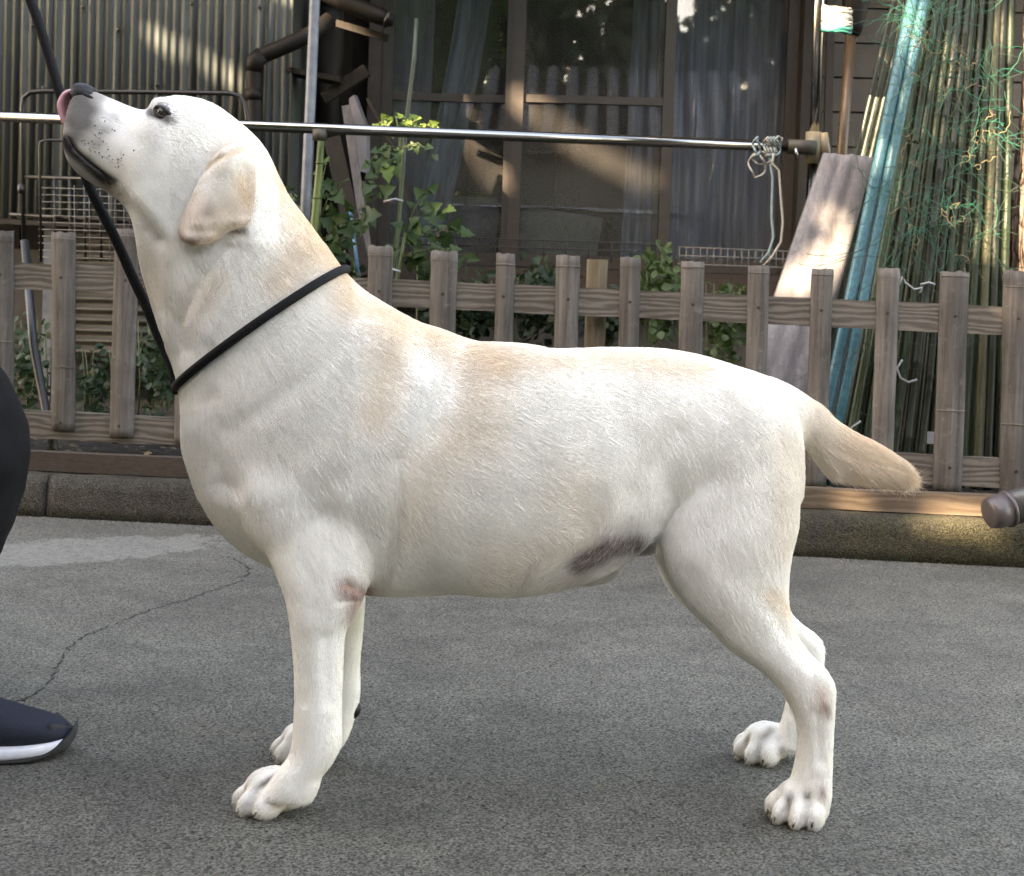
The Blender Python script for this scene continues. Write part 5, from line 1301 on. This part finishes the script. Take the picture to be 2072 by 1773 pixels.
def shrub(name, boxes, n_, L, mat, label, Y0, spread=.14):
    root = empty(name, label, 'shrub', loc=S_((boxes[0][0] + boxes[0][1]) / 2, boxes[0][3], Y0)); root.location.z = .13
    m = MB(); st_ = MB()
    ws = [(b[1] - b[0]) * (b[3] - b[2]) for b in boxes]
    for i in range(n_):
        b = random.choices(boxes, ws)[0]; u_ = random.gauss(0, .38); w_ = random.gauss(0, .38)
        if abs(u_) > 1 or abs(w_) > 1: continue
        px = (b[0] + b[1]) / 2 + u_ * (b[1] - b[0]) / 2 * 1.15; py = (b[2] + b[3]) / 2 + w_ * (b[3] - b[2]) / 2 * 1.15
        p = S_(px, py, Y0 + random.uniform(-spread, spread))
        n0 = (Vector((0, -.5, .7)) + rdir() * .7).normalized(); d = rdir(); leafpoly(m, p, d, n0, L * random.uniform(.6, 1.2), L * .75, .2)
    for b in boxes:
        for _ in range(4):
            top = S_(random.uniform(b[0], b[1]), b[2] + 8, Y0); bs_ = Vector((top.x + random.uniform(-.03, .03), top.y, .12)); st_.tube([bs_, (top + bs_) * .5 + Vector((.01, 0, 0)), top], [.004, .003, .0015], 6)
    o = m.build('foliage', mat, root); o['kind'] = 'stuff'; st_.build('stem', M_stem, root, True); return root
shrub('shrub', [(1040, 1160, 525, 690)], 420, .036, M_shrub, 'dark leafy shrub behind the fence, left of the split post', 3.95)
shrub('shrub', [(1290, 1380, 505, 690)], 420, .034, M_shruby, 'paler round-leaved shrub rising behind the fence right of the split post', 3.9)
shrub('shrub', [(1425, 1515, 565, 745)], 330, .030, M_shruby, 'small yellow-green shrub behind the fence left of the plank', 3.85)
shrub('shrub', [(1180, 1290, 590, 700)], 220, .034, M_shrub, 'low dark shrub behind the split post', 4.0)
shrub('shrub', [(870, 1020, 560, 700), (840, 900, 530, 600)], 460, .036, M_shrub, 'dark green shrub filling the fence gap above the shoulders of the dog', 4.0)
shrub('shrub', [(270, 375, 640, 850)], 330, .030, M_shrub, 'green weeds growing behind the fence at the throat of the dog', 3.85)
shrub('shrub', [(150, 240, 700, 870)], 190, .030, M_shrub, 'sparse weeds between the two left pickets', 3.95)
shrub('shrub', [(20, 100, 640, 830)], 230, .030, M_shrub, 'dark weeds behind the leaning black pole', 3.95)
shrub('shrub', [(530, 760, 520, 640)], 420, .034, M_shrub, 'dark undergrowth at the foot of the tomato plants', 4.25)
m = MB()
for _ in range(60):
    p = fx(random.choice([random.uniform(-1.1, -.75), random.uniform(-.3, 1)]), 3.183, .0); leafpoly(m, p, Vector((random.gauss(0, .5), -.3, 1)), Vector((0, -1, .2)), random.uniform(.008, .02), .004, .1)
tag(m.build('kerb_weed', M_shrub), kind='stuff')

DK = 1.0
fl_ = MB()
for p in FALLEN: leafpoly(fl_, p, Vector((random.gauss(0, 1), random.gauss(0, 1), 0)), Vector((random.gauss(0, .2), random.gauss(0, .2), 1)), random.uniform(.006, .016), .006)
tag(fl_.build('fallen_leaf_bits', M_dead), kind='stuff')
# ---- collar and lead
from mathutils.bvhtree import BVHTree
bvh = BVHTree.FromPolygons([tuple(p) for p in V], [tuple(p.vertices) for p in body_me.polygons])
lead = empty('slip_lead', 'black cord slip lead looped round the neck of the dog', 'dog lead', loc=at(362, 780, dog_mid(362)))
M_lead = simple('lead_black', (.0035, .0035, .004), (.008, .008, .0085), 400, .75, stretch=(1, 1, 1), bstr=.9, bdist=.001, spec=.15)
ctr = at(530, 664, dog_mid(530)); axu = (at(697, 549, dog_mid(697)) - at(362, 782, dog_mid(362))).normalized(); loopp = []
for k in range(73):
    q = 2 * math.pi * k / 72; dd = axu * math.cos(q) + Vector((0, 1, 0)) * math.sin(q)
    h_ = bvh.ray_cast(ctr + dd * .5, -dd); loopp.append((h_[0] if h_[0] else ctr + dd * .1) + dd * .0075)
lp = [sum((loopp[(i + j) % 72] for j in range(-3, 4)), Vector()) / 7 for i in range(72)]; lp = [p - (p - ctr).normalized() * .0008 for p in lp]; lp.append(lp[0])
ctube('collar_loop', lp, .0052, M_lead, lead, 12)
hand_at = at(-14, -215, 1.655)
ld = [at(362, 786, 1.567), at(356, 762, 1.568), at(345, 735, 1.575), at(322, 684, 1.590), at(297, 622, 1.60), at(266, 556, 1.605), at(232, 480, 1.61), at(180, 375, 1.62), at(150, 275, 1.625), at(122, 192, 1.63), at(92, 90, 1.635), at(62, 0, 1.64), hand_at]
S9 = catmull([tuple(p) for p in ld], 5); ctube('lead', [Vector(p) for p in S9], .0062, M_lead, lead, 12)
ctube('slip_knot', [at(354, 768, 1.567), at(364, 792, 1.562)], .0085, M_lead, lead, 12)

DK = 1.0
# ---- the handler crouching at the left, mostly outside the picture
per = empty('person', 'person crouching in black trousers and navy sneakers holding the lead up', 'person', loc=(-.85, 1.7, 0))
M_hskin = NT('human_skin').bsdf((.52, .33, .24), .5, spec=.3); M_trous = simple('trousers_black', (.0045, .0045, .0055), (.009, .0085, .010), 300, .9, bstr=.5, bdist=.001, spec=.15); M_shirt = simple('shirt_grey', (.09, .10, .12), (.12, .13, .15), 300, .9, bstr=.4); M_hair = simple('hair_black', (.01, .008, .007), (.03, .025, .02), 60, .6, stretch=(4, 4, .3))
def skin(name, J, Ed, root, mat, parent, sub=2):
    me = bpy.data.meshes.new(name); me.from_pydata([tuple(Vector(j[:3])) for j in J], Ed, []); o = link(name, me, mat, parent)
    sk = o.modifiers.new('skin', 'SKIN'); ly = me.skin_vertices[0] if me.skin_vertices else None
    for i, j in enumerate(J):
        r_ = j[3]; me.skin_vertices[0].data[i].radius = (r_, r_) if not hasattr(r_, '__len__') else r_
        me.skin_vertices[0].data[i].use_root = (i == root)
    sk.use_smooth_shade = True; s2 = o.modifiers.new('sub', 'SUBSURF'); s2.levels = sub; s2.render_levels = sub
    return o
hA = hand_at
tip = ground_at(60, 1552)
Jb = [(-1.04,1.73,.37,.13),(-1.00,1.73,.52,.125),(-.96,1.73,.70,.135),(-.93,1.73,.80,.09),(-.91,1.73,.87,.052),(-.89,1.73,.94,.062),(-.86,1.73,1.01,.082),(-.87,1.73,1.08,.07),
      (-.93,1.57,.79,.055),(-.84,1.50,.60,.040),(-.745,1.56,.505,.027),
      (-.93,1.89,.79,.055),(-.80,1.90,.88,.040),(hA.x-.10,hA.y+.05,hA.z-.03,.027),
      (-1.03,1.64,.36,.09),(-.672,1.60,.44,.058),(-.72,1.60,.12,.036),
      (-1.03,1.82,.34,.09),(-.80,1.90,.12,.058),(-1.16,1.90,.075,.036)]
Eb = [(0,1),(1,2),(2,3),(3,4),(4,5),(5,6),(6,7),(3,8),(8,9),(9,10),(3,11),(11,12),(12,13),(0,14),(14,15),(15,16),(0,17),(17,18),(18,19)]
# hands: palm and five fingers each; the left closes on the lead, the right rests on the knee
def hand(wi, fwd, side, curl, gs=1.0):
    fwd = Vector(fwd).normalized(); side = Vector(side); side = (side - fwd * side.dot(fwd)).normalized(); dn = fwd.cross(side)
    w0 = Vector(Jb[wi][:3]); Jb.append((*(w0 + fwd * .045), .020)); pi = len(Jb) - 1; Eb.append((wi, pi))
    for k, (o_, L_) in enumerate(((-.028, .066), (-.010, .075), (.009, .071), (.026, .056))):
        kn = w0 + fwd * .088 + side * o_; Jb.append((*kn, .0095)); a = len(Jb) - 1; Eb.append((pi, a)); p = kn; ang = 0
        for q in range(3):
            ang += curl; p = p + (fwd * math.cos(ang) + dn * math.sin(ang)) * L_ / 3; Jb.append((*p, .0085 - .0008 * q)); Eb.append((a, len(Jb) - 1)); a = len(Jb) - 1
    th_ = w0 + fwd * .035 - side * .034; Jb.append((*th_, .0115)); a = len(Jb) - 1; Eb.append((pi, a))
    for q in range(2): th_ = th_ + (fwd * .75 - side * .25 + dn * (.6 + .4 * q)).normalized() * .030; Jb.append((*th_, .0095 - .001 * q)); Eb.append((a, len(Jb) - 1)); a = len(Jb) - 1
hand(10, (.6, .15, -.5), (0, -1, 0), R(14)); hand(13, (1, -.45, .15), (0, .2, 1), R(62))
skin('body', Jb, Eb, 0, M_hskin, per)
skin('trousers', [(-1.05,1.73,.38,.150),(-1.03,1.64,.37,.108),(-.86,1.61,.42,.105),(-.695,1.60,.475,.098),(-.663,1.60,.415,.102),(-.672,1.60,.33,.090),(-.72,1.60,.13,.062),(-1.03,1.82,.35,.108),(-.80,1.90,.13,.090),(-.98,1.90,.10,.075),(-1.14,1.90,.09,.055),(-1.03,1.73,.48,.140)], [(0,1),(1,2),(2,3),(3,4),(4,5),(5,6),(0,7),(7,8),(8,9),(9,10),(0,11)], 0, M_trous, per)
txf = bpy.data.textures.new('cloth_folds', 'CLOUDS'); txf.noise_scale = .09; tr_o = [o for o in per.children if o.name.startswith('trousers')][0]; tr_o.modifiers['sub'].levels = 4; tr_o.modifiers['sub'].render_levels = 4
dm_ = tr_o.modifiers.new('folds', 'DISPLACE'); dm_.texture = txf; dm_.strength = .022; dm_.mid_level = .5
skin('shirt', [(-1.03,1.73,.47,.150),(-1.00,1.73,.58,.145),(-.96,1.73,.72,.150),(-.93,1.73,.81,.095),(-.93,1.57,.79,.074),(-.885,1.53,.69,.060),(-.93,1.89,.79,.074),(-.86,1.895,.84,.060)], [(0,1),(1,2),(2,3),(3,4),(4,5),(3,6),(6,7)], 0, M_shirt, per)
m = MB(); hc = Vector((-.885, 1.73, 1.045)); m.ellipsoid(hc, (.098, .088, .095), None, 24, 14); m.build('hair', M_hair, per, True)
fc = Vector((-.79, 1.73, 1.0))
for s in (-1, 1):
    m = MB(); m.ellipsoid(fc + Vector((-.004, s * .030, .022)), (.010, .012, .008), None, 12, 8); m.build('eye', M_eye, per, True)
    m = MB(); m.ellipsoid(Vector((-.875, 1.73 + s * .084, 1.0)), (.018, .008, .03), None, 12, 8); m.build('ear', M_hskin, per, True)
m = MB(); m.ellipsoid(fc + Vector((.008, 0, -.002)), (.018, .013, .024), Matrix.Rotation(R(-20), 3, 'Y'), 12, 8); m.build('nose', M_hskin, per, True)
m = MB(); m.ellipsoid(fc + Vector((-.002, 0, -.038)), (.010, .024, .007), None, 12, 8); m.build('mouth', simple('lips', (.4, .18, .15), (.45, .2, .17), 60, .5), per, True)
# sneakers
M_navy = simple('sneaker_mesh', (.007, .0085, .016), (.014, .017, .028), 500, .8, stretch=(.3, 1, 1), bstr=.7, bdist=.001, spec=.25); M_white = simple('sole_white', (.55, .55, .60), (.66, .66, .70), 50, .55, bstr=.2); M_outs = simple('outsole_black', (.012, .012, .012), (.025, .025, .025), 120, .8)
def shoe(tipx, y, par, yaw=0):
    Mz = Matrix.Rotation(R(yaw), 3, 'Z'); o0 = Vector((tipx, y, 0))
    def lo(name, st_, mat, n=24, pw=.8):
        m = MB(); S = catmull(st_, 5); vs = []
        for d, w_, z0, z1, yo in S:
            for k in range(n):
                q = 2 * math.pi * k / n; cs, sn = math.cos(q), math.sin(q)
                vs.append(o0 + Mz @ Vector((-d, yo + w_ * math.copysign(abs(cs) ** pw, cs), (z0 + z1) / 2 + (z1 - z0) / 2 * math.copysign(abs(sn) ** pw, sn))))
        L_ = len(S); fs = [(i * n + k, i * n + (k + 1) % n, (i + 1) * n + (k + 1) % n, (i + 1) * n + k) for i in range(L_ - 1) for k in range(n)] + [tuple(reversed(range(n))), tuple((L_ - 1) * n + k for k in range(n))]
        m.add(vs, fs); return m.build(name, mat, par, True)
    sh = lo('shoe', [(.008,.010,.024,.030,0),(.018,.024,.018,.038,0),(.040,.036,.014,.047,0),(.075,.044,.012,.057,0),(.11,.045,.012,.070,0),(.15,.042,.012,.096,0),(.19,.038,.014,.110,0),(.235,.036,.016,.112,0),(.262,.026,.02,.100,0)], M_navy)
    lo('midsole', [(.010,.012,.020,.026,0),(.022,.030,.009,.024,0),(.045,.041,.005,.023,0),(.08,.048,.003,.023,0),(.12,.048,.003,.024,0),(.17,.043,.003,.032,0),(.22,.040,.003,.034,0),(.268,.028,.004,.034,0)], M_white, pw=.5)
    lo('outsole', [(.002,.010,.022,.040,0),(.012,.026,.008,.026,0),(.04,.040,.0015,.010,0),(.08,.047,.0005,.007,0),(.17,.042,.0005,.007,0),(.266,.028,.0005,.007,0)], M_outs, pw=.5)
    m = MB(); m.tube([o0 + Mz @ Vector((-.008 + .001 * abs(k) * -6, .006 * k, .027 + .003 * abs(k))) for k in (-4, -2, 0, 2, 4)], .0055, 8); m.build('toe_guard', M_outs, par, True)
    for i in range(4): m = MB(); d = .105 + i * .017; m.tube([o0 + Mz @ Vector((-d, q * .022, .068 + i * .008 - abs(q) * .012 + .004)) for q in (-1, -.4, .4, 1)], .0022, 6); m.build('lace', M_navy, par, True)
tp = ground_at(132, 1541); shoe(tp.x + .004, tp.y + .035, per, 8); shoe(-.98, 1.90, per, 6)
# ================================================================== WHAT STANDS BEHIND THE CAMERA: a garden tree that shades the yard, and the neighbour's house
# gaps cut in the crown, each aimed along the sun to light a chosen place: place, half width, half height (metres across the light)
gaps = []
def gap(p, r_): gaps.append((Vector(p), r_))
for x, y in ((1752, 350),(1745,440),(1700,480),(1668,520),(1640,560),(1612,600),(1668,400)): gap(S_(x, y, 3.8, KF), .034)
for x, y in ((1840, 20),(1830, 90),(1810,180),(1790,250),(1775,330),(1870,110),(1880,220),(1868,60),(1930,40),(1950,140),(1966,260),(1960,370),(1948,470),(1900,320),(2000,120),(2010,330),(2006,480),(1885,400)): gap(S_(x, y, 3.6, KF), .026)
for x, y in ((2070, 40),(2085,180),(2080,300),(2075,420),(2090,520)): gap(S_(x, y, 3.6, KF), .06)
for x, y in ((1655, 20),(1652,110),(1650,200)): gap(S_(x, y, 3.93), .06)
for x, y in ((1690, 40),): gap(S_(x, y, 3.9), .05)
for x, y in ((630, 205),(628,240),(626,300)): gap(S_(x, y, 4.1), .018)
for x, y in ((808, 250),(850,255)): gap(S_(x, y, 4.1), .04)
for x, y in ((862, 168),(885,178),(905,196),(885,250),(915,262),(945,275),(968,320),(990,345),(1012,362),(1075,222),(1105,238),(1130,262),(1165,290),(1200,308),(1240,330),(1280,350),(1305,365)): gap(H(x, y), .046)
for x, y in ((340, 92),(356,100),(372,106),(388,113),(404,120),(420,130),(436,140),(452,146),(468,152),(484,168),(500,180),(300,62),(315,75),(350,0),(362,14),(450,50),(300,-5)): gap(S_(x, y, YS - .01), .026)
for x, y in ((1640, 1030),(1665,1032),(1700,1034),(1860,1050),(1890,1052),(1930,1056),(1970,1060),(2000,1066),(2030,1072)): gap(at(x, y - 12, 3.22, KF), .034)
for x, y in ((2062, 620),(2066,690)): gap(F(x, y), .03)
gp_ = np.array([tuple(g[0]) for g in gaps]); gr_ = np.array([g[1] for g in gaps])
sd = np.array(SUN_DIR); ex = np.cross(sd, [0, 0, 1]); ex /= np.linalg.norm(ex); ey = np.cross(ex, sd)
tgt = np.array([0.1, 3.0, .7]); cc = tgt + sd * 8.0
rg = np.random.default_rng(3)
def leaves(a, b, d_, Lm, LM):
    n_ = len(a); C3 = cc + a[:, None] * ex + b[:, None] * ey + d_[:, None] * sd
    u1 = rg.normal(size=(n_, 3)); u1 /= np.linalg.norm(u1, axis=1)[:, None]; nr = rg.normal(size=(n_, 3)) + sd * 1.4; u2 = np.cross(nr, u1); u2 /= np.linalg.norm(u2, axis=1)[:, None]
    L_ = rg.uniform(Lm, LM, n_)[:, None]; W_ = L_ * .62
    q = np.stack([C3 - u1 * L_, C3 + u2 * W_, C3 + u1 * L_, C3 - u2 * W_], 1); ok = np.ones(n_, bool)
    for g0, r0 in zip(gp_, gr_):                       # leave the gaps open
        for k in range(5):
            p = C3 if k == 4 else q[:, k]
            rel = p - g0; al = rel @ sd; ok &= np.linalg.norm(rel - al[:, None] * sd, axis=1) > r0
    return q[ok]
N1 = 125000; qa = leaves(rg.uniform(-4.6, 4.6, N1), rg.uniform(-4.9, 2.6, N1), rg.uniform(-.9, .9, N1), .070, .095)
ga = (gp_ - cc) @ ex; gb_ = (gp_ - cc) @ ey; N2 = 45000; gi = rg.integers(0, len(gp_), N2); rr_ = gr_[gi] + rg.uniform(.0, .16, N2); an = rg.uniform(0, 2 * np.pi, N2)
qb = leaves(ga[gi] + rr_ * np.cos(an), gb_[gi] + rr_ * np.sin(an), rg.uniform(-.5, .5, N2), .018, .030)
quad = np.vstack([qa, qb]).reshape(-1, 3); Nl = len(quad) // 4
me = bpy.data.meshes.new('crown'); me.from_pydata(quad.tolist(), [], np.arange(Nl * 4).reshape(-1, 4).tolist())
shade = empty('shade_tree', 'large leafy garden tree behind the camera that shades the yard', 'tree', loc=(-5.2, -2.4, 0))
cr = link('crown', me, leaf_mat('crown_leaf', (.045, .085, .028), (.085, .13, .045), .25), shade); cr['kind'] = 'stuff'
tk = MB(); c0 = Vector((-5.2, -2.4, 0)); c1 = Vector(tuple(cc)); c1.z -= .1
tk.tube([Vector(), Vector((.1, .05, 1.6)), (c1 - c0) * .8], [.20, .16, .11], 16)
for k in range(9):
    e_ = Vector(tuple(cc + ex * (-4.2 + k * 1.05) + ey * random.uniform(-1.4, 1.2))) - c0; tk.tube([(c1 - c0) * .75, ((c1 - c0) * .75).lerp(e_, .5) + Vector((0, 0, -.1)), e_], [.05, .03, .012], 8)
tk.v = [tuple(Vector(q) + c0) for q in tk.v]; tk.build('trunk', M_bark, shade, True)
# neighbour's house across the yard (seen only mirrored in the window)
NH = Vector((1.5, -6, 0))
nh = empty('neighbour_house', 'plastered house with a grey tiled roof across the yard behind the camera', 'house', loc=(1.5, -6, 0))
M_plas = simple('plaster', (.14, .12, .10), (.20, .18, .15), 5, .9); M_rt = simple('roof_tile', (.09, .09, .095), (.16, .16, .165), 8, .4, per=True)
m = MB(); m.box((1.0, -1.2, 1.3), (9, 2.0, 2.6)); m.v = [tuple(Vector(q) + NH) for q in m.v]; m.build('wall', M_plas, nh)
m = MB()
for r_ in range(9):
    for c_ in range(34):
        x = -3.8 + c_ * .28; y = .25 - r_ * .22; z = 2.55 + r_ * .13
        m.tube([Vector((x, y, z)), Vector((x, y - .26, z + .14))], .085, 8)
m.v = [tuple(Vector(q) + NH) for q in m.v]; rt = m.build('roof', M_rt, nh, True); rt['kind'] = 'stuff'
m = MB(); m.box((1.0, -.75, 2.95), (9.6, 2.3, .05), Matrix.Rotation(R(-30), 3, 'X')); m.v = [tuple(Vector(q) + NH) for q in m.v]; m.build('roof_deck', M_bark, nh)
# hedge along the far side of the yard
hd = MB()
for _ in range(9000):
    p = Vector((random.uniform(-7, 8), -5.0 + random.gauss(0, .25), random.uniform(0, 1.7))); leafpoly(hd, p, rdir(), rdir(), .07, .05)
tag(hd.build('hedge', M_shrub), 'long clipped green hedge across the yard behind the camera', 'hedge')

# tall trees behind the neighbour's house, added to block sky from the window reflection, one opening left
M_far = leaf_mat('far_leaf', (.030, .055, .022), (.055, .09, .035), .2)
ww = at(1255, -6, 5.6, KH); dv = (ww - EYE); dv = np.array((dv.x, -dv.y - 2 * KH * dv.x * 0, dv.z)); mir = np.array(ww)
for i, (cx_, cy_, h_, w_) in enumerate(((-6.5, -9.5, 6.2, 2.2), (-2.8, -10.5, 7.4, 2.6), (1.2, -9.8, 7.0, 2.6), (5.0, -10.2, 7.6, 2.6), (8.6, -9.6, 6.6, 2.4), (12.0, -8.5, 6.4, 2.4))):
    bt = empty('garden_tree', ('slender', 'broad', 'tall dark', 'spreading', 'low rounded', 'outermost')[i] + ' tree behind the roof of the neighbour house', 'tree', 'trees behind the neighbour house', loc=(cx_, cy_, 0))
    n_ = 6500; pz = rg.normal(size=(n_, 3)); pz /= np.linalg.norm(pz, axis=1)[:, None]; pz *= (rg.random(n_) ** .4)[:, None]
    q = np.array((cx_, cy_, h_ * .56)) + pz * np.array((w_, w_ * .8, h_ * .46)) * (1 + .16 * np.sin(pz[:, :1] * 9 + i) * np.cos(pz[:, 2:] * 8))
    rel = q - mir; al = rel @ dv / (dv @ dv); pd = np.linalg.norm(rel - al[:, None] * dv, axis=1); q = q[pd > .36 + .12 * np.sin(q[:, 0] * 9)]; n_ = len(q)
    a1 = rg.normal(size=(n_, 3)); a1 /= np.linalg.norm(a1, axis=1)[:, None]; a2 = np.cross(a1, rg.normal(size=(n_, 3))); a2 /= np.linalg.norm(a2, axis=1)[:, None]
    mq = np.stack([q - a1 * .16, q + a2 * .10, q + a1 * .16, q - a2 * .10], 1).reshape(-1, 3); mf = bpy.data.meshes.new('crown'); mf.from_pydata(mq.tolist(), [], np.arange(n_ * 4).reshape(-1, 4).tolist())
    oc = link('crown', mf, M_far, bt); oc['kind'] = 'stuff'
    m = MB(); m.tube([Vector((cx_, cy_, 0)), Vector((cx_ + .1, cy_, h_ * .3)), Vector((cx_, cy_, h_ * .7))], [.16, .13, .06], 12); m.build('trunk', M_bark, bt, True)
